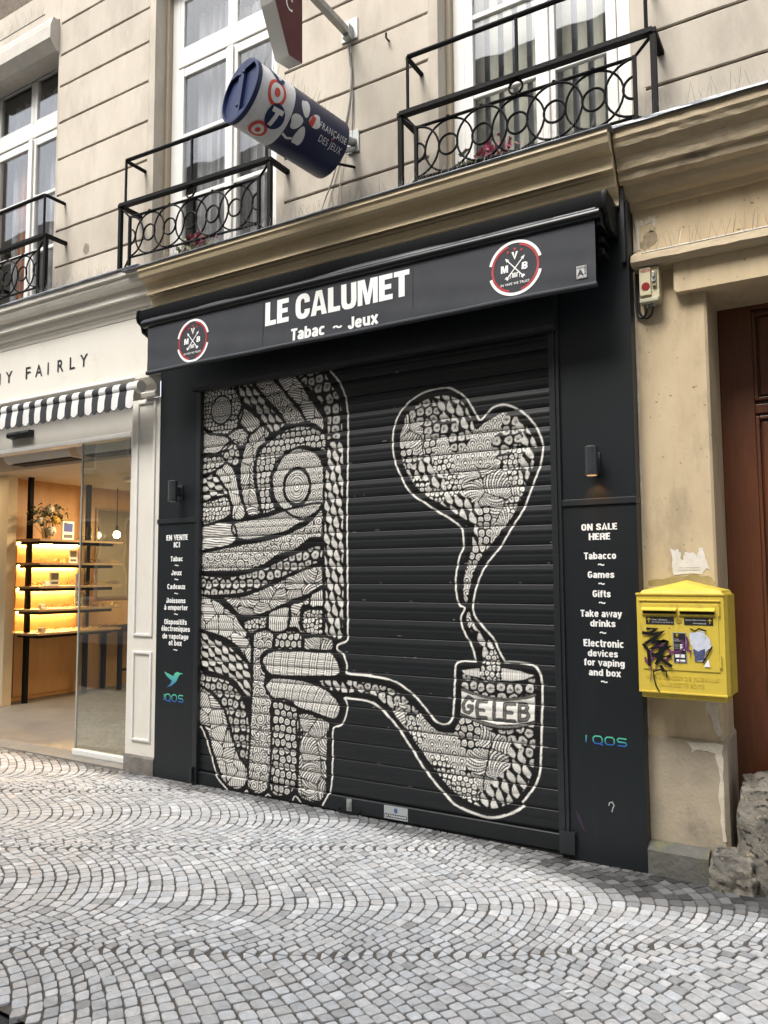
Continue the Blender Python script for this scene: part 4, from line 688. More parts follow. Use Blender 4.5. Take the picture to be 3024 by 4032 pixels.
    for p, seeds in SEEDED:
        sp = smooth(p); sl, X, Z, ins = inside(sp); best = np.full(X.shape, 9.); idx = np.zeros(X.shape, int)
        for q, (nm, sx, sz) in enumerate(seeds):
            d = np.hypot(X-sx, Z-sz)+.012*np.sin(X*70+q)*np.cos(Z*60); nr = d < best; best = np.where(nr, d, best); idx = np.where(nr, q, idx)
        val = np.zeros(X.shape, bool); cache = {}
        for q, (nm, sx, sz) in enumerate(seeds):
            if nm not in cache: cache[nm] = pat(nm, {'urchin': .062, 'leaf': .35}.get(nm, 0), X, Z, 3)
            val = np.where(idx == q, cache[nm], val)
        img[sl] = np.where(ins, val, img[sl]); stroke(sp, .008, setb, True)
    for (cx, cz, rx, rz, k) in EYES:
        t = np.linspace(0, 2*PI, 40)[:-1]; sl, X, Z, ins = inside(np.stack([cx+1.28*rx*np.cos(t), cz+1.28*rz*np.sin(t)], 1))
        q = np.hypot((X-cx)/rx, (Z-cz)/rz); th = np.arctan2((Z-cz)/rz, (X-cx)/rx); v = np.zeros(X.shape, bool)
        for (a, b_, n_) in ((0, .1, 0), (.17, .26, 0), (.33, .52, 24 if k else 16), (.59, .68, 0), (.75, .82, 0), (.88, 1.0, 44)):
            r_ = (q > a) & (q < b_)
            if n_: r_ &= (np.abs((th*n_/(2*PI)) % 1-.5) > .16)
            v |= r_
        img[sl] = np.where(ins & (q < (1.25 if k else 1.16)), v, img[sl])
    for q, p in enumerate(WHITE):
        sl, X, Z, ins = inside(np.array(p)); v = np.ones(X.shape, bool)
        if q < 2: v = np.sin(X*900) > -.75
        img[sl] = np.where(ins, v, img[sl])
    def setg(sl, m_): img[sl] = np.where(m_, .38, img[sl])
    for w_, p in GREY: stroke(smooth(p, False), w_*1.3, setb); stroke(smooth(p, False), w_*.7, setg)
    for p in LETTERS: stroke(p, .024, setb)
    for p in LETTERS: stroke(p, .015, setg)
    sl = (img > .3) & (img < .5); img[sl] = .05+.2*(np.random.RandomState(2).rand(int(sl.sum())) > .45)
    for w_, p in OUTLINE: stroke(smooth(p, False, 5), w_*.55, setw)
    # paint chips along the slat edges
    rc = np.random.RandomState(11)
    for _ in range(70):
        x_ = rc.uniform(-3.2, -1.5); k = rc.randint(1, 25); z_ = .13+.1177*k+rc.uniform(-.006, .012); stroke([(x_, z_), (x_+rc.uniform(.002, .03), z_+rc.uniform(-.001, .001))], rc.uniform(.003, .006), lambda sl, m_: img.__setitem__(sl, np.where(m_ & (img[sl] < .1), .45, img[sl])))
    return img, blk, res
SLZ = [.125+.1177*k for k in range(27)]
def build_shutter():
    img, blk, res = paint_mural()
    H, W = img.shape; a = img[:H//2*2, :W//2*2]; a = a.reshape(H//2, 2, W//2, 2).mean((1, 3)); bk = blk[:H//2*2, :W//2*2].reshape(H//2, 2, W//2, 2).mean((1, 3)); r2 = res*2
    xs = np.arange(-4.325, -1.465+1e-6, .004); n = len(xs)
    ci = np.clip(((xs-SX0)/r2).astype(int), 0, a.shape[1]-1)
    painted = attr_mat('painted_shutter', 'paint', .42, bump=.04, bscale=200, mottle=.12, spec=.38)
    sh = thing('roller_shutter', 'black slatted roller shutter painted with a white line mural of a smoking figure', 'shutter', (-2.9, .03, .02))
    def grid(nm, prof):
        """prof: list of (y,z); colour is looked up by x and z"""
        P = np.array(prof); m_ = len(P); X, I = np.meshgrid(xs, np.arange(m_)); V = np.stack([X.ravel(), P[I.ravel(), 0], P[I.ravel(), 1]], 1)
        q = np.arange(m_*n).reshape(m_, n); Fq = np.stack([q[:-1, :-1].ravel(), q[:-1, 1:].ravel(), q[1:, 1:].ravel(), q[1:, :-1].ravel()], 1)
        me = bpy.data.meshes.new(nm); me.vertices.add(len(V)); me.vertices.foreach_set('co', V.ravel().astype(np.float32)); nf = len(Fq)
        me.loops.add(nf*4); me.loops.foreach_set('vertex_index', Fq.ravel().astype(np.int32)); me.polygons.add(nf)
        me.polygons.foreach_set('loop_start', np.arange(0, nf*4, 4, dtype=np.int32)); me.polygons.foreach_set('loop_total', np.full(nf, 4, np.int32)); me.polygons.foreach_set('use_smooth', np.ones(nf, bool))
        me.update(calc_edges=True); me.validate()
        ri = np.clip(((P[:, 1]-SZ0)/r2).astype(int), 0, a.shape[0]-1); A_ = a[np.ix_(ri, ci)].ravel()[:, None]; K_ = bk[np.ix_(ri, ci)].ravel()[:, None]
        base = np.array([.0095, .011, .0125])*(1-K_)+np.array([.0035, .0035, .0035])*K_; wht = np.array([.74, .72, .665]); col = base*(1-A_)+wht*A_
        at = me.color_attributes.new('paint', 'FLOAT_COLOR', 'POINT'); at.data.foreach_set('color', np.concatenate([col, np.ones((len(col), 1))], 1).ravel().astype(np.float32))
        me.materials.append(painted); o = bpy.data.objects.new(nm, me); COL.objects.link(o); par(o, sh); return o
    for z0, z1 in zip(SLZ, SLZ[1:]):
        if z0 > 3.15: break
        pr = []; nrow = 26; h = z1-z0
        for i in range(nrow+1):
            u = i/nrow; z = z0+.003+u*(h-.005)
            y = .03-.0065*math.sin(PI*min(1, max(0, u))**.8)**.8-.0022*math.exp(-((u-.72)/.12)**2)+.0018*math.exp(-((u-.5)/.06)**2)-.0016*math.exp(-((u-.16)/.08)**2)
            pr.append((y, z))
        pr = [(.045, z0+.001), (.036, z0+.0015)]+pr+[(.033, z1-.0015), (.045, z1-.001)]
        grid('slat', pr)
    grid('bottom_bar', [(.06, .026), (.012, .026)]+[(.012, .026+.094*i/20) for i in range(1, 21)]+[(.03, .1225), (.06, .123)])
    MB().box(-4.32, -1.47, .02, .04, .004, .02).build('rubber_seal', mat('black_rubber', (.01, .01, .01), .8), sh)
    MB().box(-2.945, -2.905, .004, .013, .035, .115, .002).box(-2.935, -2.915, -.002, .005, .06, .1, .002).build('lock_plate', zinc, sh)
    MB().tube([(-2.99, .0, .05), (-2.99, -.03, .045), (-2.975, -.045, .04), (-2.9, -.05, .038), (-2.84, -.045, .04), (-2.825, -.03, .045), (-2.825, .0, .05)], .006, 6).build('pull_handle', blackm, sh, True)
    st = MB(); st.box(-2.655, -2.48, .0085, .0125, .035, .115).build('maker_sticker', mat('sticker_grey', (.34, .36, .37), .5), sh)
    g_ = MB(); g_.box(-2.65, -2.485, .0072, .008, .045, .066); g_.build('sticker_band', mat('sticker_dark', (.03, .04, .05), .5), sh)
    g_ = MB(); text(g_, 'LA TOULOUSAINE', -2.645, -2.49, .05, .011, plane_y(.0068), .02); g_.build('lettering', vinyl, sh)
    g_ = MB(); disc(g_, -2.567, .09, .014, .016, plane_y(.0076)); g_.build('sticker_logo', mat('sticker_blue', (.06, .1, .2), .5), sh)
build_shutter()

# ================================================================ AWNING
aw = thing('shop_awning', 'closed anthracite awning with white LE CALUMET valance over the painted shutter', 'awning', (-2.88, -.2, 3.5))
CP = [(-.02, 3.692), (-.245, 3.7), (-.26, 3.693), (-.264, 3.63), (-.255, 3.602), (-.215, 3.584), (-.205, 3.535), (-.15, 3.512), (-.02, 3.512)]
MB().prof(CP, -4.74, -1.075).build('cassette', mat('cassette_black', (.003, .0035, .004), .6, spec=.1), aw, True)
for x in (-4.762, -1.074):
    c_ = [(-.005, 3.7), (-.235, 3.71), (-.268, 3.697), (-.274, 3.63), (-.26, 3.597), (-.224, 3.578), (-.212, 3.53), (-.15, 3.503), (-.005, 3.503)]
    bm = bmesh.new(); f = bm.faces.new([bm.verts.new((x, y, z)) for y, z in c_]); e_ = bmesh.ops.extrude_face_region(bm, geom=[f]); bmesh.ops.translate(bm, vec=(.022, 0, 0), verts=[v for v in e_['geom'] if isinstance(v, bmesh.types.BMVert)])
    bmesh.ops.bevel(bm, geom=bm.edges[:], offset=.004, segments=2, affect='EDGES'); MB().bm(bm).build('end_cap', blackg, aw, True)
MB().cyl((-4.655, -.285, 3.56), (-1.08, -.285, 3.56), .03, 20).build('front_bar', blackg, aw, True)
# uneven roll of cloth lying on the bar
n = 160; vs = []; rg = random.Random(4); h = .02
for i in range(n+1):
    x = -4.64+3.54*i/n; h = .014+.008*(math.sin(x*2.1)+math.sin(x*4.7+1)*.6+math.sin(x*11)*.25)
    for k in range(7): a = PI*k/6; vs.append((x, -.277-.03*math.cos(a), 3.582+h*1.3*math.sin(a)))
MB().add(vs, [(i*7+k, (i+1)*7+k, (i+1)*7+k+1, i*7+k+1) for i in range(n) for k in range(6)]).build('cloth_roll', mat('shiny_cloth', (.02, .022, .026), .33, bump=.1, bscale=100), aw, True)
def valy(x, z): t = (3.545-z)/.39; return -.289-.004*math.sin(x*3.1+.4)*t-.003*math.sin(x*7.3)*t-.006*t*t+.0015*math.sin(z*40+x*5)*t
nx, nz = 150, 16; vs = []
for j in range(nz+1):
    for i in range(nx+1): x = -4.602+3.492*i/nx; z = 3.548-(3.548-3.165)*j/nz; vs.append((x, valy(x, z), z))
val = MB().add(vs, [(j*(nx+1)+i, j*(nx+1)+i+1, (j+1)*(nx+1)+i+1, (j+1)*(nx+1)+i) for j in range(nz) for i in range(nx)]).build('valance', fabric, aw, True)
pts = [(-4.605+3.498*i/60, valy(-4.6+3.49*i/60, 3.16)+.002, 3.166) for i in range(61)]
MB().tube(pts, .0165, 12).build('hem_bar', fabric, aw, True)
for x in (-2.245, -3.44): ribbon(MB(), [(x, 3.54), (x, 3.18)], .004, lambda u, v: (u, valy(u, v)-.0012, v)).build('seam', anthr2, val)
VP = lambda u, v, w=0.: (u, valy(u, v)-.0022-w, v)
heavy(MB(), 'LE CALUMET', -3.42, -2.268, 3.33, .168, VP).build('lettering', vinyl, val)
grotesk(MB(), 'Tabac', -3.19, -2.912, 3.187, .084, VP).build('lettering', vinyl, val); grotesk(MB(), 'Jeux', -2.728, -2.497, 3.19, .08, VP).build('lettering', vinyl, val)
grotesk(MB(), '~', -2.85, -2.78, 3.18, .08, VP).build('lettering', vinyl, val)
def emblem(cx, cz):
    k = 1.0; g_ = MB(); arc(g_, cx, cz, .156, .017, 15, 166, VP); arc(g_, cx, cz, .156, .017, 197, 346, VP); ring = g_.build('emblem_ring', vinyl, val)
    g_ = MB(); arc(g_, cx, cz, .139, .0135, 78, -75, VP); arc(g_, cx, cz, .139, .0135, 107, 255, VP)
    for dx, dz in ((-.042, .1), (0, .113), (.04, .1)):
        st = [(cx+dx+(.0115 if i % 2 == 0 else .005)*math.sin(i*PI/5), cz+dz+(.0115 if i % 2 == 0 else .005)*math.cos(i*PI/5)) for i in range(10)]; g_.add([VP(*p) for p in st], [tuple(range(10))])
    g_.build('emblem_red', redv, val)
    g_ = MB(); VQ = lambda u, v, w=0.: (u, valy(u, v)-.003-w, v)
    for s in (-1, 1):
        ribbon(g_, [(cx-s*.05, cz-.058), (cx+s*.048, cz+.052)], .006, VP if s > 0 else VQ)
        for t_, sz in ((1, .016),):
            tip = Vector((cx+s*.06, cz+.066)); d = Vector((s*.67, .74)); p_ = Vector((-d.y, d.x)); g_.add([VP(*q) for q in (tip, tip-d*.028+p_*.011, tip-d*.02, tip-d*.028-p_*.011)], [(0, 1, 2, 3)])
        q0 = Vector((cx-s*.056, cz-.065)); d = Vector((s*.67, .74)); p_ = Vector((-d.y, d.x)); g_.add([VP(*q) for q in (q0+p_*.009, q0+d*.016+p_*.011, q0+d*.02, q0+d*.016-p_*.011, q0-p_*.009, q0+d*.007)], [(0, 1, 2, 3, 4, 5)])
    for q in range(5): ribbon(g_, [(cx-.014+q*.007, cz-.03), (cx-.016+q*.007, cz-.058)], .0045, VQ)
    ribbon(g_, [(cx-.03, cz-.062), (cx-.027, cz-.034), (cx-.014, cz-.03)], .003, VQ); ribbon(g_, [(cx+.03, cz-.062), (cx+.027, cz-.034), (cx+.014, cz-.03)], .003, VQ)
    heavy(g_, 'M', cx-.086, cx-.042, cz-.02, .044, VQ); grotesk(g_, 'V', cx-.018, cx+.018, cz+.052, .044, VQ); grotesk(g_, 'B', cx+.043, cx+.077, cz-.02, .044, VQ)
    text(g_, 'IN VAPE WE TRUST', cx-.088, cx+.088, cz-.1, .0145, VQ, .012, 1.1); g_.build('emblem_white', vinyl, val)
emblem(-1.572, 3.354); emblem(-4.114, 3.343)
g_ = MB(); g_.add([VP(x, z) for x, z in ((-1.218, 3.21), (-1.158, 3.21), (-1.158, 3.286), (-1.218, 3.286))], [(0, 1, 2, 3)]); g_.build('maker_label', mat('label_grey', (.45, .45, .44), .5), val)
g_ = MB(); VQ = lambda u, v, w=0.: (u, valy(u, v)-.0032-w, v); blk_ = mat('print_black', (.008, .008, .008), .5)
text(g_, 'alpha', -1.212, -1.172, 3.268, .01, VQ, .01); text(g_, 'A', -1.212, -1.175, 3.226, .036, VQ, .04); text(g_, '01 48 36 44 44', -1.214, -1.162, 3.214, .006, VQ, .01)
v, f = text_mesh('store', .01); sc_ = .05/(v[:, 0].max()-v[:, 0].min()); g_.add([VQ(-1.166+q[1]*sc_*-.9*-1*-1+.004, 3.28-(q[0]-v[:, 0].min())*sc_) for q in v], f)
for a, c_ in (((-1.2175, 3.2105), (-1.1585, 3.2105)), ((-1.2175, 3.2855), (-1.1585, 3.2855)), ((-1.2175, 3.2105), (-1.2175, 3.2855)), ((-1.1585, 3.2105), (-1.1585, 3.2855))): ribbon(g_, [a, c_], .003, VQ)
g_.build('label_print', blk_, val)
for z in (3.4, 3.47): MB().box(-1.13, -1.1, -.16, -.02, z-.02, z+.015, .004).build('bracket', blackg, aw)
MB().box(-1.11, -1.078, -.27, -.05, 3.5, 3.58, .006).build('arm_joint', blackg, aw)

# ================================================================ WALL LAMPS
def lamp(x, zc, label, lit):
    t = thing('wall_lamp', label, 'lamp', (x, -.09, zc), 'cylinder wall lamps beside the shutter')
    body = mat('lamp_grey', (.04, .042, .046), .4, .3)
    MB().cyl((x, -.09, zc-.08), (x, -.09, zc+.08), .036, 28).cyl((x, -.09, zc-.068), (x, -.09, zc-.064), .0372, 28).cyl((x, -.09, zc+.064), (x, -.09, zc+.068), .0372, 28).build('tube', body, t, True)
    MB().cyl((x, -.09, zc+.0805), (x, -.09, zc+.0825), .03, 24).build('top_glass', mat('frosted_lens', (.4, .4, .38), .3), t, True)
    MB().box(x-.016, x+.016, -.06, -.012, zc-.035, zc+.035, .003).box(x-.028, x+.028, -.016, -.004, zc-.06, zc+.055, .003).build('bracket', body, t)
    if lit:
        MB().cyl((x, -.09, zc-.083), (x, -.09, zc-.0805), .028, 24).build('lit_lens', mat('warm_lens', (.8, .6, .4), .4, emit=(1, .55, .22), estr=.25), t)
        l = bpy.data.lights.new('lamp_light', 'SPOT'); l.energy = 1.0; l.color = (1, .5, .2); l.spot_size = R(95); l.spot_blend = .9; l.shadow_soft_size = .02
        o = bpy.data.objects.new('lamp_light', l); COL.objects.link(o); o.location = (x, -.085, zc-.09); o.rotation_euler = (R(24), 0, 0); par(o, t); o.location = (x, -.085, zc-.09)
    else: MB().cyl((x, -.09, zc-.083), (x, -.09, zc-.0805), .028, 24).build('lens', mat('frosted_lens', (.4, .4, .38), .3), t)
lamp(-1.22, 2.23, 'grey cylinder wall lamp glowing warm above the ON SALE HERE panel', True)
lamp(-4.51, 2.258, 'grey cylinder wall lamp above the EN VENTE ICI panel, unlit', False)

# ================================================================ OPTICIAN'S SHOP ON THE LEFT
opt = thing('optician_shopfront', 'cream optician shopfront with black FAIRLY lettering and open glazed entrance', 'shopfront', (-6.5, 0, .03))
PL = [(.14, 4.105), (-.215, 4.095), (-.222, 4.085), (-.22, 4.05), (-.2, 4.045), (-.196, 4.015), (-.18, 3.985), (-.15, 3.97), (-.128, 3.966), (-.124, 3.905), (-.13, 3.903), (-.13, 3.893), (-.1, 3.89), (-.095, 3.865), (-.08, 3.84), (-.055, 3.826), (-.05, 3.8), (-.04, 3.795), (-.034, 3.76), (.14, 3.755)]
MB().prof(PL, -14, -4.787, nx=60, jit=.001).build('cornice', cream, opt)
MB().prof([(.14, 4.125), (-.235, 4.108), (-.242, 4.098), (-.225, 4.09), (.14, 4.11)], -14, -4.8, nx=50, jit=.003).build('cornice_flashing', mat('zinc_flashing', (.35, .39, .43), .35, .5, col2=(.15, .16, .17), scale=10), opt)
MB().box(-14, -4.76, -.03, .14, 3.25, 3.757, .002).build('fascia', cream, opt)
MB().prof([(.1, 3.262), (-.05, 3.262), (-.065, 3.25), (-.065, 3.235), (-.04, 3.225), (.1, 3.225)], -14, -4.8).build('fascia_trim', white, opt)
inkf = mat('fascia_ink', (.012, .012, .013), .5)
FP = plane_y(-.033)
for s, x0, x1 in (('F', -6.52, -6.447), ('A', -6.376, -6.272), ('I', -6.198, -6.18), ('R', -6.055, -5.97), ('L', -5.885, -5.812), ('Y', -5.745, -5.64), ('Y', -6.83, -6.725), ('N', -7.005, -6.91), ('N', -7.19, -7.095)):
    text(MB(), s, x0, x1, 3.436, .112, FP, .012).build('lettering', inkf, opt)
b = MB(); b.box(-5.09, -4.76, .0, .3, .17, 3.06, .004); pil = b.build('pilaster', cream, opt)
for z0, z1 in ((1.115, 3.04), (.285, .996)):
    b = MB()
    for xa, xb, za, zc in ((-5.025, -5.003, z0, z1), (-4.825, -4.803, z0, z1), (-5.003, -4.825, z0, z0+.022), (-5.003, -4.825, z1-.022, z1)): b.box(xa, xb, -.014, .002, za, zc, .006)
    b.build('raised_moulding', white, pil)
b = MB(); b.prof([(.14, -.1), (-.012, -.1), (-.012, .155), (.0, .172), (.14, .172)], -5.1, -4.762, nx=6, jit=.002); b.build('plinth_block', mat('grey_plinth', (.19, .175, .15), .9, col2=(.12, .11, .1), scale=8, bump=.6, bscale=40), opt, True)
b = MB(); b.prof([(.0, 3.06), (-.05, 3.065), (-.06, 3.09), (-.04, 3.12), (-.045, 3.16), (-.09, 3.19), (-.12, 3.2), (-.12, 3.235), (.0, 3.235)], -4.93, -4.765, nx=8, jit=.003); b.build('console', cream, opt, True)
grey_soff = mat('door_head_paint', (.5, .48, .43), .5, col2=(.46, .44, .39), scale=4)
b = MB(); b.box(-14, -5.09, .1, .22, 2.815, 3.24); b.build('door_head', grey_soff, opt)
b = MB(); b.box(-5.215, -5.088, .1, .22, .05, 2.815, .004); b.box(-14, -5.215, .09, .2, 2.79, 2.83, .004); b.build('door_frame', white, opt)
snd = thing('door_sensor', 'black door sensor above the optician entrance, under the striped awning', 'sensor', (-6.72, .05, 2.94))
MB().prof([(.1, 2.985), (.05, 2.98), (.035, 2.955), (.045, 2.925), (.1, 2.92)], -6.9, -6.56).build('sensor_body', blackg, snd, True); MB().box(-6.75, -6.68, .036, .045, 2.95, 2.965).build('sensor_window', mat('smoked_lens', (.05, .05, .06), .1), snd)
MB().box(-14, -5.09, -.02, .2, -.1, .052, .004).build('door_sill', mat('sill_stone', (.2, .185, .165), .7, col2=(.15, .14, .125), scale=6), opt)
# interior shell
ply = mat('birch_plywood', (.5, .3, .14), .5, col2=(.42, .24, .105), scale=3, detail=6, stretch=(1, 3, .6))
flo = mat('shop_floor', (.17, .165, .155), .4, col2=(.12, .117, .11), scale=2, detail=6); ceilm = mat('shop_ceiling', (.6, .52, .42), .8, col2=(.56, .48, .38), scale=2); crw = mat('shop_cream_wall', (.62, .53, .38), .8, col2=(.58, .49, .34), scale=2)
MB().box(-14, -4.9, .2, 4.4, -.05, .05).build('interior_floor', flo, opt)
MB().box(-9.14, -9.04, 1.42, 4.4, .05, 2.84).build('interior_wall', ply, opt); MB().box(-14, -8.78, 1.3, 1.42, .05, 2.98).build('interior_wall', crw, opt); MB().box(-9.1, -4.9, 4.3, 4.4, .05, 2.98).build('interior_wall', crw, opt); MB().box(-5.0, -4.9, .2, 4.3, .05, 3.0).build('interior_wall', crw, opt)
MB().box(-14, -4.9, .2, 1.1, 2.98, 3.05).build('interior_ceiling', mat('bulkhead_grey', (.3, .28, .24), .7), opt); MB().box(-14, -4.9, 1.1, 4.4, 2.84, 3.05).build('interior_ceiling', ceilm, opt)
acm = mat('air_unit_white', (.62, .6, .55), .4)
for xa, xb, lb in ((-7.75, -6.66, 'long white air unit on the ceiling just inside the optician door'), (-6.55, -5.7, 'white air unit on the ceiling behind the glass door pane')):
    ac = thing('air_unit', lb, 'air conditioner', ((xa+xb)/2, .6, 2.86)); MB().prof([(.85, 2.97), (.55, 2.97), (.56, 2.86), (.6, 2.81), (.8, 2.8), (.85, 2.84)], xa, xb).build('casing', acm, ac, True); MB().box(xa+.05, xb-.05, .62, .78, 2.795, 2.802).build('air_slot', dark, ac)
# glass leaf of the entrance
gd_ = thing('sliding_glass_door', 'frameless glass door leaf with white bottom rail, right of the open entrance', 'door', (-5.53, .12, .05))
MB().box(-5.872, -5.216, .125, .135, .05, 2.79).build('pane', glassd, gd_); MB().box(-5.89, -5.21, .1, .16, .052, .1, .006).build('bottom_rail', white, gd_)
edge = mat('glass_edge', (.3, .33, .31), .2); MB().box(-5.884, -5.873, .124, .136, .1, 2.79).build('pane_edge', edge, gd_); MB().box(-5.93, -5.922, .155, .167, .1, 2.79).build('pane_edge', edge, gd_)
MB().box(-5.915, -5.895, .11, .12, 1.42, 1.62, .004).build('handle', zinc, gd_)
# lit shelf unit
su = thing('display_shelves', 'black and plywood shelf unit with glowing back inside the optician', 'shelf', (-8.8, 2.05, .05))
for x, y in ((-8.75, 1.58), (-8.84, 2.51)): MB().box(x-.027, x+.027, y-.027, y+.027, .05, 2.838, .003).build('post', blackm, su)
SHZ = (2.045, 1.755, 1.468, 1.184, .9)
shw = mat('shelf_edge_wood', (.3, .2, .11), .5, col2=(.22, .14, .075), scale=9)
for i, z in enumerate(SHZ):
    s_ = MB(); s_.add([(x, y, zz) for zz in (z-.012, z+.014) for x, y in ((-9.03, 1.43), (-8.5, 1.43), (-8.42, 1.5), (-8.42, 2.75), (-9.03, 2.75))], [(0, 1, 2, 3, 4), (9, 8, 7, 6, 5)]+[(k, 5+k, 5+(k+1) % 5, (k+1) % 5) for k in range(5)]); s_.build('shelf', shw, su)
    MB().box(-8.9, -8.46, 1.555, 1.6, z-.05, z-.013).box(-8.5, -8.46, 1.6, 2.62, z-.05, z-.013).build('shelf_bracket', blackm, su)
    if i < 4: MB().box(-9.02, -8.985, 1.62, 2.48, z-.03, z-.014).build('light_strip', mat('led_strip', (1, .8, .4), .5, emit=(1, .66, .22), estr=70), su)
MB().box(-9.038, -9.025, 1.6, 2.5, .1, 2.0).build('back_panel', ply, su)
# eyeglasses and cards on the shelves
frame_d = mat('dark_acetate', (.02, .014, .01), .25); frame_t = mat('tortoise_acetate', (.16, .07, .02), .25); frame_g = mat('gold_wire', (.5, .36, .12), .25, .8)
ORD = ['nearest', 'second', 'third', 'fourth', 'fifth', 'sixth', 'seventh']; SHN = ['top shelf', 'second shelf down', 'middle shelf', 'fourth shelf down', 'lowest shelf']
def glasses(x, y, z, m_, label, a=0.):
    t = thing('eyeglasses', label, 'glasses', (x, y, z), 'eyeglasses on the optician shelves'); g_ = MB(); c, s = math.cos(a), math.sin(a)
    W = lambda px, py, pz: (x+px*c-py*s, y+px*s+py*c, z+pz)
    for sg in (-1, 1): g_.tube([W(.0, sg*.036+.026*math.cos(k*PI/7), .03+.023*math.sin(k*PI/7)) for k in range(14)], .0035, 5, True)
    g_.tube([W(0, -.011, .034), W(.004, 0, .038), W(0, .011, .034)], .003, 5); g_.build('frame_front', m_, t, True)
    for sg in (-1, 1): MB().tube([W(0, sg*.062, .036), W(-.07, sg*.064, .034), W(-.12, sg*.066, .012)], .0028, 5).build('temple', m_, t, True)
for i, (z, ys) in enumerate(zip(SHZ, ((2.22, 2.5, 2.68), (1.62, 1.86, 2.36, 2.55, 2.68), (1.58, 2.0, 2.3, 2.5, 2.68), (1.7, 1.95, 2.12, 2.3, 2.5, 2.66), (1.6, 1.8, 2.05, 2.2, 2.35, 2.52, 2.66)))):
    for k, y in enumerate(ys): glasses(-8.5, y, z+.014, (frame_d, frame_t, frame_g)[(k+i) % 3] if i else frame_d, f'eyeglasses on the optician {SHN[i]}, {ORD[k]} from the entrance', random.uniform(-.4, .4))
def card(x, y, z, w_, h, m_, label):
    t = thing('display_card', label, 'card', (x, y, z)); MB().box(x-.008, x+.008, y-w_/2, y+w_/2, z, z+h, .002).build('card_board', mat('card_white', (.7, .68, .6), .6), t); MB().box(x+.0085, x+.0095, y-w_*.38, y+w_*.38, z+h*.45, z+h*.9).build('card_picture', m_, t)
    MB().box(x+.0085, x+.0095, y-w_*.38, y+w_*.38, z+h*.12, z+h*.3).build('card_caption', mat('card_ink', (.1, .1, .1), .6), t)
card(-8.55, 1.98, 2.059, .17, .24, mat('card_blue', (.03, .06, .25), .5), 'blue framed picture card beside the bouquet on the top shelf'); card(-8.62, 2.12, 1.769, .12, .17, mat('card_photo', (.15, .15, .13), .5), 'tall photo card on the second shelf down'); card(-8.6, 1.84, 1.482, .13, .17, mat('card_photo', (.15, .15, .13), .5), 'photo card on the middle shelf'); card(-8.6, 2.2, 1.198, .11, .17, mat('card_green', (.35, .4, .25), .5), 'pale illustrated card on the fourth shelf down')
def cube_(y, z, label): t = thing('white_block', label, 'block', (-8.6, y, z)); MB().box(-8.63, -8.57, y-.03, y+.03, z, z+.06, .006).build('block_body', vinyl, t)
cube_(1.72, 1.482, 'small white block on the middle shelf'); cube_(1.68, 1.198, 'small white block on the fourth shelf down'); cube_(1.68, .914, 'small white block on the lowest shelf')
# bouquet
bq = thing('flower_bouquet', 'dried flower bouquet with eucalyptus in a glass vase on the top shelf', 'flowers', (-8.62, 1.72, 2.06))
MB().cyl((-8.62, 1.72, 2.06), (-8.62, 1.72, 2.2), .05, 16, .06).build('vase', glass_mat('vase_glass', (.7, .68, .6), 1.5), bq, True)
rg = random.Random(12)
def leafset(n, m_, nm, cx, spread, size, zc):
    g_ = MB()
    for _ in range(n):
        a, e_ = rg.uniform(0, 2*PI), rg.uniform(-.5, 1.3); r_ = spread*rg.uniform(.3, 1); p = Vector(cx)+Vector((r_*math.cos(a)*math.cos(e_)*.6, r_*math.sin(a)*math.cos(e_)*1.25, r_*math.sin(e_)*.8+zc))
        u = Vector((rg.gauss(0, 1), rg.gauss(0, 1), rg.gauss(0, 1))).normalized(); w_ = u.cross(Vector((rg.gauss(0, 1), rg.gauss(0, 1), rg.gauss(0, 1)))).normalized(); s_ = size*rg.uniform(.6, 1.3)
        g_.add([p-u*s_, p-u*s_*.3+w_*s_*.55, p+u*s_*.5+w_*s_*.45, p+u*s_, p+u*s_*.5-w_*s_*.45, p-u*s_*.3-w_*s_*.55], [(0, 1, 2, 3, 4, 5)])
    return g_.build(nm, m_, bq)
leafset(150, mat('eucalyptus', (.1, .12, .06), .7), 'foliage', (-8.6, 1.72, 2.28), .27, .028, .03); leafset(70, mat('dried_leaf', (.3, .25, .13), .8), 'foliage', (-8.6, 1.72, 2.3), .26, .022, .05)
for (x, y, z, r_, m_) in ((-8.5, 1.76, 2.3, .05, mat('yellow_bloom', (.6, .33, .03), .7)), (-8.5, 1.7, 2.16, .06, mat('white_bloom', (.6, .55, .42), .8)), (-8.56, 1.72, 2.44, .05, mat('white_bloom', (.6, .55, .42), .8)), (-8.55, 1.58, 2.29, .04, mat('white_bloom', (.6, .55, .42), .8))):
    bm = bmesh.new(); bmesh.ops.create_icosphere(bm, subdivisions=3, radius=r_)
    for v in bm.verts: v.co = v.co*(1+.2*math.sin(v.co.x*190)*math.sin(v.co.y*170)*math.sin(v.co.z*150+1))+Vector((x, y, z))
    MB().bm(bm).build('bloom', m_, bq)
g_ = MB()
for _ in range(12): g_.tube([(-8.62, 1.72, 2.07), (-8.62+rg.uniform(-.08, .12), 1.72+rg.uniform(-.22, .22), 2.3+rg.uniform(-.05, .15))], .003, 4)
g_.build('stems', mat('stem_brown', (.12, .1, .05), .8), bq)
bo = thing('glass_bottle', 'small glass bottle behind the eyeglasses on the top shelf', 'bottle', (-8.7, 2.42, 2.059)); MB().tube([(-8.7, 2.42, z) for z in (2.06, 2.065, 2.15, 2.18, 2.25)], .03, 14).build('bottle_body', glass_mat('bottle_glass', (.5, .52, .48), 1.6), bo, True); MB().cyl((-8.7, 2.42, 2.25), (-8.7, 2.42, 2.275), .014, 10).build('stopper', blackm, bo)
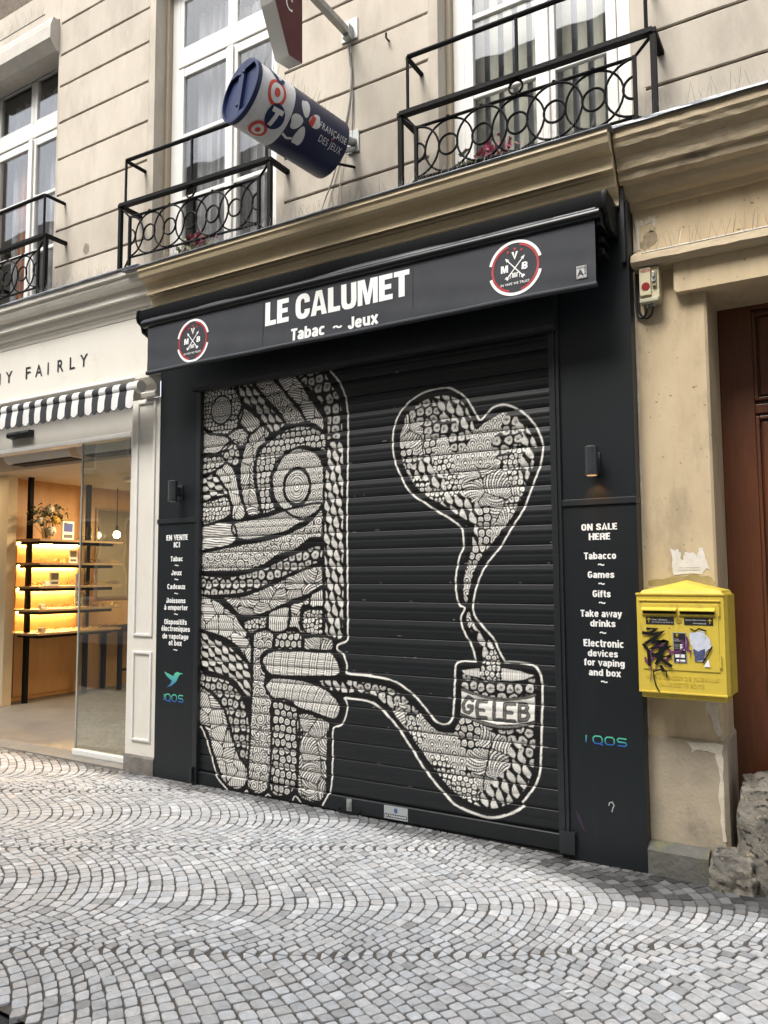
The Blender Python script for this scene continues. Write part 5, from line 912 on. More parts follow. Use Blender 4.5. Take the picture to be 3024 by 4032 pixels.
# mirror, pendant lamp, tall table on the far part of the wall
mi = thing('wall_mirror', 'tall mirror on the plywood wall behind the glass door', 'mirror', (-9.02, 3.2, 1.9)); MB().box(-9.038, -9.01, 2.78, 3.75, 1.28, 2.56, .004).build('mirror_frame', shw, mi); MB().box(-9.009, -9.005, 2.81, 3.72, 1.31, 2.53).build('mirror_glass', mat('mirror', (.45, .42, .38), .08, 1.0), mi)
pl = thing('pendant_bulb', 'glowing bare bulb hanging before the mirror', 'lamp', (-8.8, 2.96, 2.18)); MB().cyl((-8.8, 2.96, 2.28), (-8.8, 2.96, 2.84), .006, 8).cyl((-8.8, 2.96, 2.24), (-8.8, 2.96, 2.3), .02, 10).build('cord', blackm, pl); MB().sphere((-8.8, 2.96, 2.18), .05, 14).build('bulb', mat('bulb_glow', (1, .8, .5), .3, emit=(1, .7, .35), estr=25), pl, True)
ta = thing('tall_table', 'tall dark table against the plywood wall behind the glass door', 'table', (-8.8, 3.2, .05)); MB().box(-9.03, -8.6, 2.87, 3.8, .84, .905, .004).build('table_top', blackm, ta)
for x, y in ((-8.65, 2.93), (-8.98, 2.93), (-8.65, 3.74), (-8.98, 3.74)): MB().box(x-.025, x+.025, y-.025, y+.025, .05, .84).build('leg', blackm, ta)
MB().box(-8.67, -8.63, 2.95, 3.72, .3, .33).build('stretcher', blackm, ta)
for (x, y, e_) in ((-7.6, 2.5, 34), (-6.6, 3.2, 16), (-9.6, .75, 9)):  # unseen ceiling lamps, added to give the shop interior its warm ambient light
    l = bpy.data.lights.new('added_interior_light', 'AREA'); l.energy = e_*1.1; l.color = (1, .72, .42); l.size = .5; o = bpy.data.objects.new('added_interior_light', l); COL.objects.link(o)
    cl = thing('unseen_ceiling_lamp', {34: 'unseen ceiling lamp added in the optician above the shelves', 16: 'unseen ceiling lamp added in the optician toward the back', 9: 'unseen ceiling lamp added in the optician by the far left wall'}[e_], 'lamp', (x, y, 2.82)); par(o, cl); o.location = (x, y, 2.79 if y > 1.1 else 2.93)
    MB().box(x-.25, x+.25, y-.25, y+.25, (2.8 if y > 1.1 else 2.94), (2.838 if y > 1.1 else 2.978), .004).build('lamp_panel', mat('lamp_diffuser', (.8, .75, .65), .5), cl)
# striped scalloped awning
sa = thing('striped_awning', 'rolled black and white striped awning with scalloped edge over the optician entrance', 'awning', (-6.9, -.2, 3.1))
wst = mat('awning_white', (.66, .65, .63), .8, col2=(.58, .57, .55), scale=8, bump=.1, bscale=200); bst = mat('awning_black', (.018, .019, .022), .8)
g_ = MB(); v_ = MB(); pw = .0848; x = -4.842; k = 0; rg = random.Random(8)
while x > -12.5:
    w_ = pw*rg.uniform(.95, 1.05); xa = x-w_; g_.cur = v_.cur = k % 2; n = 10
    vs = [(xx, -.165-.047*math.cos(PI*.15+a), 3.115+.047*math.sin(PI*.15+a)) for xx in (xa, x) for a in [(-1.25+j*.27)*1.0 for j in range(13)]]; g_.add(vs, [(j, j+1, 14+j, 13+j) for j in range(12)])
    vs = []
    for j in range(n+1):
        u = j/n; xx = xa+(x-xa)*u; zb = 2.957-.024*math.sin(PI*u)**.75; wob = .006*math.sin(xx*9)+.004*math.sin(xx*23); vs += [(xx, -.205, 3.085), (xx, -.214+wob*.4, 3.03), (xx, -.216+wob, zb)]
    v_.add(vs, [(3*j+q, 3*j+3+q, 3*j+4+q, 3*j+1+q) for j in range(n) for q in range(2)]); x = xa; k += 1
g_.build('cloth_roll', [wst, bst], sa, True); v_.build('scalloped_valance', [wst, bst], sa, True)
g_ = MB(); pts = []; xx = -4.842; rg = random.Random(8); 
while xx > -12.5:
    w_ = pw*rg.uniform(.95, 1.05)
    for j in range(8): u = j/8; q = xx-w_*u; pts.append((q, -.217+.006*math.sin(q*9)+.004*math.sin(q*23), 2.957-.024*math.sin(PI*u)**.75))
    xx -= w_
g_.tube(pts, .0035, 4).build('piping', bst, sa)
MB().cyl((-4.842, -.165, 3.115), (-4.8, -.165, 3.115), .05, 18).build('end_cap', cream, sa, True)

# ================================================================ YELLOW LETTER BOX
yel = mat('letterbox_yellow', (.62, .47, .06), .5, col2=(.55, .41, .05), scale=6, detail=8, bump=.08, bscale=40, col3=(.34, .25, .06), scale3=8, thr=(.56, .74), stretch=(1.5, 1.5, .6), pit=(.1, .075, .03), pscale=34, pthr=.7)
lb = thing('letter_box', 'yellow wall letter box scrawled with black and purple graffiti on the pier', 'letter box', (-.77, .0, .95))
mp_ = lambda px, py: (-.991+(px-(183+(py-400)*.039))*.00044, 1.487-(py-400)*(.000473-.000027*(px-200)/980))
YF = -.12
bm = bmesh.new()
b = MB(); b.add([(-.99, YF, .978), (-.56, YF, .978), (-.545, YF+.03, .978), (-.535, YW, .978), (-1.0, YW, .978), (-.99, YF, 1.488), (-.56, YF, 1.488), (-.545, YF+.03, 1.488), (-.535, YW, 1.488), (-1.0, YW, 1.488)],
                [(0, 1, 6, 5), (1, 2, 7, 6), (2, 3, 8, 7), (4, 0, 5, 9), (0, 4, 3, 2, 1), (5, 6, 7, 8, 9)]); body = b.build('body', yel, lb)
b = MB(); b.box(-.98, -.56, YF+.012, YW, .945, .979, .008); b.build('bottom_tray', yel, lb)
b = MB(); b.add([(-.975, YF+.012, 1.4885), (-.565, YF+.012, 1.4885), (-.545, YW, 1.4885), (-.985, YW, 1.4885), (-.965, YF+.02, 1.508), (-.572, YF+.02, 1.508), (-.555, YW, 1.508), (-.975, YW, 1.508), (-.77, -.03, 1.552), (-.77, YW, 1.56)],
                [(0, 1, 5, 4), (1, 2, 6, 5), (3, 0, 4, 7), (4, 5, 8), (5, 6, 9, 8), (7, 4, 8, 9)]); b.build('roof', yel, lb)
b = MB(); b.box(-.994, -.552, YF-.006, YW-.02, 1.483, 1.494, .003); b.build('trim', yel, lb); b = MB(); b.box(-.978, -.575, YF-.008, YF+.01, 1.452, 1.46, .003); b.build('trim', yel, lb); b = MB(); b.box(-.99, -.556, YF-.006, YF+.01, .974, .984, .003); b.build('trim', yel, lb)
b = MB(); b.box(-.964, -.586, YF-.005, YF+.01, 1.095, 1.442, .004); dr = b.build('door', yel, lb)
for zz in (1.41, 1.15): MB().cyl((-.582, YF-.007, zz-.03), (-.582, YF-.007, zz+.03), .005, 8).build('hinge', yel, dr)
for xa, xb in ((-.962, -.785), (-.775, -.6)):
    MB().box(xa+.004, xb-.004, YF-.0065, YF+.0, 1.388, 1.41).build('slot', dark, dr)
    b = MB(); b.add([(xa, YF-.006, 1.42), (xb, YF-.006, 1.42), (xb, YF-.03, 1.407), (xa, YF-.03, 1.407), (xa, YF-.006, 1.416), (xb, YF-.006, 1.416), (xb, YF-.03, 1.403), (xa, YF-.03, 1.403)], [(0, 1, 2, 3), (7, 6, 5, 4), (3, 2, 6, 7), (0, 3, 7, 4), (1, 5, 6, 2)]); b.build('flap', yel, dr)
    MB().box(xa, xb, YF-.014, YF-.004, 1.379, 1.387, .002).build('slot_lip', yel, dr)
ink = mat('label_black', (.018, .018, .02), .4); ylp = mat('label_yellow', (.62, .42, .02), .5); wlp = mat('label_white', (.5, .5, .48), .5); LPm = plane_y(YF-.0075)
for xa, xb, rows, ax in ((-.943, -.801, (('Paris - Banlieue', -.912, -.835, 1.352, .008), ('(75. 77. 78. 91. 92. 93. 94. 95)', -.912, -.805, 1.339, .006)), -.928), (-.751, -.611, (('Autres départements', -.747, -.645, 1.354, .008), ('International', -.708, -.645, 1.337, .008)), -.627)):
    pl_ = MB().box(xa, xb, YF-.007, YF-.004, 1.331, 1.37).build('label_plate', ink, dr)
    for s, x0, x1, z, h in rows: text(MB(), s, x0, x1, z, h, LPm, .01).build('lettering', wlp, pl_) if False else text(MB(), s, x0, x1, z, h, LPm, .01).build('lettering', wlp, dr)
    g_ = MB(); ribbon(g_, [(ax, 1.34), (ax, 1.362)], .003, LPm); ribbon(g_, [(ax-.009, 1.354), (ax, 1.363), (ax+.009, 1.354)], .003, plane_y(YF-.008)); g_.build('arrow', ylp, dr)
MB().cyl((-.778, YF-.008, 1.352), (-.778, YF-.004, 1.352), .015, 18).build('lock', mat('brass_lock', (.45, .33, .06), .4, .4), dr)
MB().box(-.81, -.743, YF-.008, YF-.004, 1.135, 1.292, .001).build('time_plate_frame', zinc, dr); MB().box(-.805, -.748, YF-.0088, YF-.007, 1.14, 1.287).build('time_plate', ink, dr)
g_ = MB(); LQ = plane_y(YF-.0095); ribbon(g_, [(-.788, 1.268), (-.788, 1.283)], .0025, LQ); ribbon(g_, [(-.795, 1.277), (-.788, 1.284), (-.781, 1.277)], .0025, plane_y(YF-.01)); g_.build('arrow', ylp, dr)
g_ = MB(); text(g_, 'Toutes', -.802, -.78, 1.255, .006, LQ, .01); text(g_, 'destinations', -.802, -.765, 1.246, .006, LQ, .01); text(g_, 'Lundi au', -.802, -.782, 1.227, .005, LQ, .01); text(g_, 'vendredi', -.802, -.78, 1.219, .005, LQ, .01); text(g_, 'samedi', -.802, -.784, 1.209, .005, LQ, .01); g_.build('lettering', wlp, dr)
for za, zc in ((1.2, 1.232),): MB().box(-.775, -.752, YF-.0095, YF-.0085, za, zc).build('time_card', vinyl, dr)
g_ = MB(); text(g_, '16h', -.772, -.756, 1.22, .008, plane_y(YF-.0105), .01); text(g_, '12h', -.772, -.756, 1.205, .008, plane_y(YF-.0105), .01); g_.build('lettering', ink, dr)
MB().box(-.8, -.753, YF-.0095, YF-.0085, 1.163, 1.18).build('time_card', vinyl, dr); MB().box(-.795, -.752, YF-.0095, YF-.0085, 1.143, 1.153).build('time_card', vinyl, dr)
text(MB(), 'NE PAS DEPOSER DE JOURNAUX', -.951, -.595, 1.047, .02, plane_y(YF-.0005), .004, 1.15, .0022).build('raised_lettering', yel, lb); text(MB(), 'DANS CETTE BOITE', -.885, -.667, 1.012, .02, plane_y(YF-.0005), .004, 1.15, .0022).build('raised_lettering', yel, lb)
def strokes(rows, w_, m_, nm, y, parent=lb, mp=mp_):
    g_ = MB()
    for k, r_ in enumerate(rows): ribbon(g_, [mp(*p) for p in r_], w_, plane_y(y-.0004*k))
    return g_.build(nm, m_, parent)
pur = mat('purple_marker', (.13, .03, .12), .45); bmk = mat('black_marker', (.006, .006, .006), .4)
strokes([[(300, 1100), (310, 1150), (345, 1165), (390, 1110), (370, 1030), (430, 980), (520, 960), (585, 1030), (590, 1090), (540, 1135), (470, 1130)], [(600, 1045), (690, 1040), (740, 1000), (735, 940), (705, 905)], [(765, 870), (785, 930), (775, 1010), (825, 1040)]], .011, pur, 'purple_tag', YF-.0112)
strokes([[(370, 1170), (372, 1270), (365, 1370)], [(430, 1140), (425, 1240)], [(535, 1130), (530, 1210)], [(705, 1040), (690, 1170)], [(820, 1040), (810, 1110)]], .004, pur, 'paint_drips', YF-.0125)
strokes([[(262, 828), (400, 845), (505, 815), (420, 880), (300, 950)], [(312, 785), (425, 785), (330, 850)], [(440, 840), (380, 930), (545, 910), (360, 1000), (590, 985), (400, 1080), (500, 1090), (420, 1180)], [(275, 950), (340, 1030), (352, 1200)], [(350, 900), (450, 940)], [(560, 920), (470, 1100), (600, 1085)], [(380, 1060), (480, 1120), (610, 1205)], [(480, 1000), (450, 1140)], [(480, 1190), (520, 1260)]], .0165, bmk, 'black_tag', YF-.0132)
for r0 in ([(390, 1262), (470, 1240), (545, 1262), (552, 1330)], [(400, 1255), (405, 1340), (430, 1420), (470, 1490)], [(810, 780), (860, 810), (905, 780), (990, 808)], [(1050, 980), (1000, 1080), (950, 1160)]): strokes([r0], .007, bmk, 'black_scrawl', YF-.0125)
g_ = MB(); g_.add([(*mp_(*p),) for p in []], []); P = ragged([mp_(*p) for p in ((805, 835), (880, 815), (960, 803), (995, 870), (1025, 895), (1042, 985), (985, 1030), (970, 1150), (865, 1150), (840, 1010), (812, 930))], .003, 3, 8)
MB().add([(x, YF-.0108, z) for x, z in P], [tuple(range(len(P)))]).build('torn_sticker', mat('sticker_paper', (.6, .62, .68), .7, col2=(.45, .5, .6), scale=40, col3=(.3, .36, .2), scale3=22, thr=(.62, .66)), lb)
P = ragged([mp_(*p) for p in ((842, 1005), (900, 1030), (970, 1005), (975, 1135), (865, 1145))], .003, 3, 9); MB().add([(x, YF-.0116, z) for x, z in P], [tuple(range(len(P)))]).build('sticker_print', mat('sticker_navy', (.03, .025, .07), .6, col2=(.1, .12, .25), scale=60), lb)
P = [mp_(*p) for p in ((1010, 1118), (1030, 1210), (958, 1206))]; MB().add([(x, YF-.0108, z) for x, z in P], [(0, 1, 2)]).build('torn_sticker', vinyl, lb)
sd_ = lambda u, v: (-.553+.016*(u/.2)+.003, YF+.03+u, v)
g_ = MB()
for r_ in ([(.02, 1.38), (.05, 1.4), (.09, 1.37), (.06, 1.33), (.1, 1.3), (.13, 1.33)], [(.03, 1.27), (.07, 1.22), (.12, 1.26)], [(.06, 1.25), (.06, 1.18)], [(.04, 1.16), (.12, 1.2), (.1, 1.13)], [(.08, 1.12), (.12, 1.15), (.14, 1.1), (.1, 1.08), (.08, 1.12)]): ribbon(g_, r_, .007, sd_)
g_.build('side_tag', pur, lb)
# torn poster above it
P = ragged([(-.848, 1.735), (-.825, 1.722), (-.81, 1.735), (-.8, 1.71), (-.79, 1.672), (-.775, 1.69), (-.77, 1.72), (-.745, 1.705), (-.73, 1.715), (-.715, 1.685), (-.7, 1.735), (-.68, 1.733), (-.668, 1.68), (-.655, 1.64), (-.643, 1.605), (-.67, 1.625), (-.69, 1.595), (-.838, 1.592), (-.84, 1.64)], .005, 3, 21)
tp = thing('torn_poster', 'remains of a torn white paper notice on the pier above the letter box', 'poster', (-.75, YW, 1.59)); MB().add([(x, YW-.0025, z) for x, z in P], [tuple(range(len(P)))]).build('paper', mat('torn_paper', (.68, .66, .62), .85, col2=(.58, .55, .5), scale=20), tp)
g_ = MB()
for z, xs_ in ((1.628, ((-.81, -.785), (-.775, -.70))), (1.615, ((-.815, -.76), (-.755, -.7)))):
    for xa, xb in xs_: ribbon(g_, [(xa, z), (xb, z)], .0035, plane_y(YW-.0035))
g_.build('print_lines', mat('faded_print', (.4, .38, .35), .8), tp)
ya = patch(ragged([(-.97, 1.56), (-.85, 1.575), (-.75, 1.59), (-.66, 1.585), (-.632, 1.565), (-.632, 1.53), (-.8, 1.54), (-.97, 1.53)], .006, 3, 31), YW, 'moss_stain', mat('moss_stain', (.24, .2, .07), .95, col2=(.36, .28, .14), scale=12), bld, .001)

# ================================================================ NEON ISOLATOR SWITCH AND CABLES
sw_ = thing('isolator_switch', 'ivory NEON isolator switch with red button beside the stone ledge', 'switch', (-.9, .05, 3.12)); ivory = mat('ivory_plastic', (.55, .5, .33), .45, col2=(.5, .45, .28), scale=9)
MB().box(-.95, -.842, .012, YW, 3.135, 3.318, .006).build('casing', ivory, sw_); MB().box(-.946, -.885, -.002, .013, 3.155, 3.314, .003).build('cover', ivory, sw_); MB().box(-.95, -.846, .004, .09, 3.118, 3.14, .004).build('lower_cover', mat('ivory_grey', (.4, .38, .28), .5), sw_)
MB().cyl((-.912, -.005, 3.205), (-.912, .0, 3.205), .0225, 24).build('red_button', mat('red_button', (.22, .01, .015), .3), sw_, True); text(MB(), 'NEON', -.938, -.882, 3.286, .016, plane_y(-.0032), .02).build('lettering', redv, sw_)
MB().box(-.878, -.855, -.004, .014, 3.2, 3.29, .003).build('handle_slot', mat('ivory_dark', (.28, .25, .16), .5), sw_); MB().box(-.872, -.861, -.025, .0, 3.245, 3.275, .003).cyl((-.867, -.012, 3.235), (-.867, .0, 3.235), .012, 12).build('handle', zinc, sw_)
MB().cyl((-.92, .05, 3.095), (-.92, .05, 3.12), .012, 10).cyl((-.885, .05, 3.1), (-.885, .05, 3.12), .012, 10).build('cable_gland', zinc, sw_)
def cable(pts, r_, label, m_=None): return tag(MB().tube(pts, r_, 6).build('cable', m_ or mat('cable_black', (.02, .02, .02), .5), None, True), label, 'cable')
def bez(P, n=8):
    out = []; P = [Vector(p) for p in P]
    for i in range(len(P)-1):
        a, b_, c, d = P[max(i-1, 0)], P[i], P[i+1], P[min(i+2, len(P)-1)]
        for k in range(n): t = k/n; out.append(.5*((2*b_)+(c-a)*t+(2*a-5*b_+4*c-d)*t*t+(3*b_-a-3*c+d)*t**3))
    return out+[P[-1]]
cable(bez([(-.985, .085, 3.32), (-.984, .085, 3.15), (-.98, .085, 3.08), (-.955, .08, 3.055), (-.93, .06, 3.065), (-.92, .05, 3.1)]), .007, 'black cable looping up into the left gland of the NEON switch')
cable(bez([(-.972, .088, 3.32), (-.972, .088, 3.14), (-.965, .088, 3.085), (-.935, .085, 3.05), (-.9, .065, 3.06), (-.885, .05, 3.1)]), .006, 'black cable looping up into the right gland of the NEON switch')
gw = mat('cable_grey', (.3, .28, .25), .6)
cable(bez([(-2.975, .09, 5.47), (-2.965, .09, 5.356), (-2.951, .09, 5.244), (-2.962, .09, 5.05), (-2.992, .09, 4.9), (-3.003, .085, 4.836), (-3.06, .08, 4.62), (-3.116, .08, 4.464), (-3.18, .06, 4.29), (-3.2, .02, 4.09)]), .006, 'grey cable running down the wall from the tobacco sign bracket to the cornice', gw)
cable(bez([(-2.96, .09, 5.48), (-2.945, .09, 5.3), (-2.94, .09, 5.05), (-2.96, .085, 4.85), (-3.02, .085, 4.6), (-3.05, .085, 4.4), (-3.06, .05, 4.1)]), .004, 'thin pale cable hanging behind the blue lottery sign', mat('cable_pale', (.5, .47, .42), .6))
cable(bez([(-2.95, .088, 5.4), (-2.938, .088, 5.2), (-2.935, .088, 4.95), (-2.94, .088, 4.75), (-2.95, .088, 4.6)]), .0035, 'thin dark cable beside the wall plate of the lottery sign')
for (x, z, lb_) in ((-2.634, 5.377, 'small rusty hook in the wall left of the striped blinds window'),):
    hk = thing('wall_hook', lb_, 'hook', (x, YW, z)); MB().tube([(x, YW, z), (x, YW-.04, z), (x+.005, YW-.05, z+.03)], .008, 6).build('hook_pin', mat('rust', (.05, .03, .02), .8), hk)
P = ragged([(-5.874+.045*math.cos(a), 4.594+.05*math.sin(a)) for a in [k*PI/5 for k in range(10)]], .008, 2, 40); MB().add([(x, YW-.002, z) for x, z in P], [tuple(range(len(P)))]).build('wall_hole', mat('hole_dirt', (.16, .13, .1), .95, col2=(.3, .26, .2), scale=40), bld)

# ================================================================ LOTTERY CYLINDER SIGN
AX0 = Vector((-3.166, -.857, 4.655)); AX1 = Vector((-2.965, -.155, 4.545)); dv_ = (AX1-AX0).normalized(); RC = .204; LN = .978; KA = (AX1-AX0).length/LN
ux = dv_.cross(Vector((0, 0, 1))).normalized(); uz = ux.cross(dv_).normalized()
def cm(a, v, r_=RC): ph = v/RC+R(3); return AX0+dv_*a*KA+r_*(math.cos(ph)*ux+math.sin(ph)*uz)
ls = thing('lottery_sign', 'blue and white cylinder lottery sign with a clover jutting from the wall', 'sign', (-2.925, .1, 4.5))
navy = mat('sign_navy', (.0045, .009, .05), .35, col2=(.0035, .007, .038), scale=5); swh = mat('sign_white', (.62, .63, .64), .4, col2=(.5, .5, .5), scale=9, col3=(.16, .15, .14), scale3=7, thr=(.6, .72)); sblue = mat('sign_blue', (.006, .017, .07), .45, col2=(.005, .014, .058), scale=6, spec=.3)
def shell(a0, a1, nm, m_, r_=RC, n=56):
    vs = [cm(a, RC*2*PI*k/n, r_) for a in (a0, a1) for k in range(n)]; return MB().add(vs, [(k, (k+1) % n, n+(k+1) % n, n+k) for k in range(n)]).build(nm, m_, ls, True)
shell(.03, .375, 'white_band', swh); shell(.375, LN, 'blue_drum', navy); shell(-.005, .035, 'cap_rim', sblue, RC+.004)
n = 56; MB().add([cm(.022, RC*2*PI*k/n, RC-.002) for k in range(n)], [tuple(range(n))]).build('cap_disc', sblue, ls); MB().add([cm(LN-.001, RC*2*PI*k/n, RC) for k in range(n)], [tuple(range(n))]).build('back_disc', navy, ls)
g_ = MB(); vs = []
for r_, a in ((RC+.004, -.005), (RC-.012, -.008), (RC-.016, .022)): vs += [cm(a, RC*2*PI*k/n, r_) for k in range(n)]
g_.add(vs, [(L_*n+k, L_*n+(k+1) % n, (L_+1)*n+(k+1) % n, (L_+1)*n+k) for L_ in range(2) for k in range(n)]); g_.build('cap_lip', sblue, ls, True)
g_ = MB(); fp = lambda x, z, a=-.006: AX0+dv_*a+ux*x+uz*z
def slab(mb, pts, a0, a1): k = len(pts); mb.add([fp(x, z, a0) for x, z in pts]+[fp(x, z, a1) for x, z in pts], [tuple(range(k))]+[(i, (i+1) % k, k+(i+1) % k, k+i) for i in range(k)])
slab(g_, [(-.03, -.2), (.03, -.2), (.03, .2), (-.03, .2)], -.006, .022)
top = [(RC*.96*math.cos(R(a)), RC*.96*math.sin(R(a))) for a in range(45, 136, 10)]; bot = [(RC*.96*math.cos(R(a)), RC*.96*math.sin(R(a))) for a in range(232, 309, 10)]
slab(g_, top, -.0055, .022); slab(g_, bot, -.005, .022); g_.build('cap_frame', sblue, ls)
for x, z in ((-.022, .12), (.022, .12), (0, -.11)): MB().sphere(fp(x, z, -.007), .012, 10, (1, .7, 1)).build('bolt', sblue, ls, True)
def decal(pts, m_, nm, lift=.002):
    bm = bmesh.new(); f = bm.faces.new([bm.verts.new((a, v, 0)) for a, v in pts]); bmesh.ops.triangulate(bm, faces=[f]); bmesh.ops.subdivide_edges(bm, edges=bm.edges[:], cuts=3, use_grid_fill=True)
    for v in bm.verts: v.co = cm(v.co.x, v.co.y, RC+lift)
    return MB().bm(bm).build(nm, m_, ls, True)
el = lambda a, v, ra, rv, t=0., n=26: [(a+ra*math.cos(q)*math.cos(t)-rv*math.sin(q)*math.sin(t), v+ra*math.cos(q)*math.sin(t)+rv*math.sin(q)*math.cos(t)) for q in [2*PI*k/n for k in range(n)]]
D2R = RC*PI/180; sred = mat('sign_red', (.5, .035, .02), .4); swd = mat('sign_white_print', (.62, .62, .6), .4, col2=(.55, .55, .53), scale=12)
oa, ov = .195, -10*D2R; decal(el(oa, ov, .088, .088), sred, 'letter_disc'); decal(el(oa, ov, .062, .064), swd, 'letter_ring', .0035); decal(el(oa, ov, .028, .03), sred, 'letter_core', .005)
oa, ov = .25, -48*D2R; decal(el(oa, ov, .084, .08), sblue, 'letter_disc', .0042)
cv_ = lambda u, v, w=0.: cm(u, v, RC+.006)
decal([(oa-.05, ov+.022), (oa-.05, ov+.052), (oa+.052, ov+.056), (oa+.052, ov+.026), (oa+.022, ov+.025), (oa+.006, ov-.06), (oa-.03, ov-.06), (oa-.014, ov+.023)], swd, 'letter_T', .007)
oa, ov = .19, -84*D2R; decal(el(oa, ov, .076, .07), sred, 'letter_disc', .003); decal(el(oa, ov, .05, .046), swd, 'letter_ring', .0045); decal(el(oa, ov, .023, .021), sred, 'letter_core', .006)
g_ = MB(); ribbon(g_, [(.13, 46*D2R), (.165, 26*D2R), (.2, 12*D2R), (.235, 15*D2R), (.25, 24*D2R)], .03, cv_); g_.build('letter_L', sblue, ls)
cx_, cv0 = .52, -24*D2R
for (da, dvv, t, ra, rv) in ((-.03, .075, 1.95, .062, .042), (-.082, -.035, 3.55, .06, .046), (.0, -.105, 4.75, .068, .044), (.082, .03, .35, .062, .044)):
    k = []
    for q in range(30):
        th = 2*PI*q/30; r_ = 1-.22*max(0, math.cos(th))**10; x_, y_ = ra*math.cos(th)*r_, rv*math.sin(th)*(1+.25*math.cos(th)); k.append((cx_+da+x_*math.cos(t)-y_*math.sin(t), cv0+dvv+x_*math.sin(t)+y_*math.cos(t)))
    decal(k, swd, 'clover_petal')
decal([(cx_+.025, cv0+.0), (cx_+.045, cv0+.062), (cx_+.085, cv0+.05), (cx_+.07, cv0-.018)], sred, 'red_diamond', .004)
decal([(cx_-.05, cv0-.132), (cx_-.09, cv0-.147), (cx_-.14, cv0-.136), (cx_-.143, cv0-.152), (cx_-.09, cv0-.164), (cx_-.045, cv0-.147)], swd, 'clover_stem', .003)
text(MB(), 'FRANÇAISE', .655, .955, -15*D2R-.02, .043, lambda u, v, w=0.: cm(u, v, RC+.003), .0, 1.15).build('lettering', swd, ls); text(MB(), 'DES JEUX', .69, .935, -36*D2R-.02, .043, lambda u, v, w=0.: cm(u, v, RC+.003), .0, 1.15).build('lettering', swd, ls)
decal(el(.812, -25*D2R, .009, .009), sred, 'cedilla_dot')
MB().box(-2.985, -2.885, YW-.014, YW, 4.635, 4.8, .003).build('wall_plate', zinc, ls); MB().cyl((-2.93, YW, 4.72), (-2.96, -.2, 4.62), .03, 14).cyl((-2.93, YW-.01, 4.66), (-2.96, -.2, 4.5), .02, 10).build('bracket_arm', zinc, ls, True)
MB().cyl((-2.93, YW, 4.53), (-2.96, -.14, 4.46), .01, 8).build('stay_rod', blackm, ls)

# ================================================================ TOBACCO SIGN (lower tip)
ts = thing('tobacco_sign', 'dark red tobacco sign with a white letter, pointed tip hanging over the lottery sign', 'sign', (-2.96, -.6, 4.9))
SP = [(-.69, 4.9), (-.55, 4.925), (-.553, 5.36), (-.46, 5.75), (-.55, 6.35), (-.7, 6.35), (-.97, 5.62), (-.83, 5.175)]
n = len(SP); edgem = mat('sign_edge', (.4, .39, .36), .5, .2)
MB().add([(-3.02, y, z) for y, z in SP]+[(-2.91, y, z) for y, z in SP], [(i, (i+1) % n, n+(i+1) % n, n+i) for i in range(n)]).build('edge_frame', edgem, ts)
SI = [(y*.985-.0095, z*.996+.02) for y, z in SP]; cyy, czz = sum(p[0] for p in SP)/n, sum(p[1] for p in SP)/n
for x in (-2.909, -3.021): MB().add([(x, y, z) for y, z in SP], [tuple(range(n))]).build('face', mat('tobacco_red', (.085, .009, .011), .5, col2=(.07, .008, .01), scale=6, spec=.25), ts)
g_ = MB(); arc(g_, -.685, 5.245, .04, .013, 45, 315, lambda u, v, w=0.: (-2.906, u, v), 24, .9); g_.build('letter_C', vinyl, ts)
MB().box(-2.985, -2.935, -.62, YW, 5.515, 5.565, .004).build('arm', mat('arm_grey', (.38, .37, .34), .6, col2=(.28, .27, .25), scale=12), ts); MB().box(-3.035, -2.895, YW-.012, YW, 5.5, 5.66, .003).box(-2.99, -2.93, YW-.07, YW-.012, 5.49, 5.59, .003).build('wall_plate', zinc, ts)

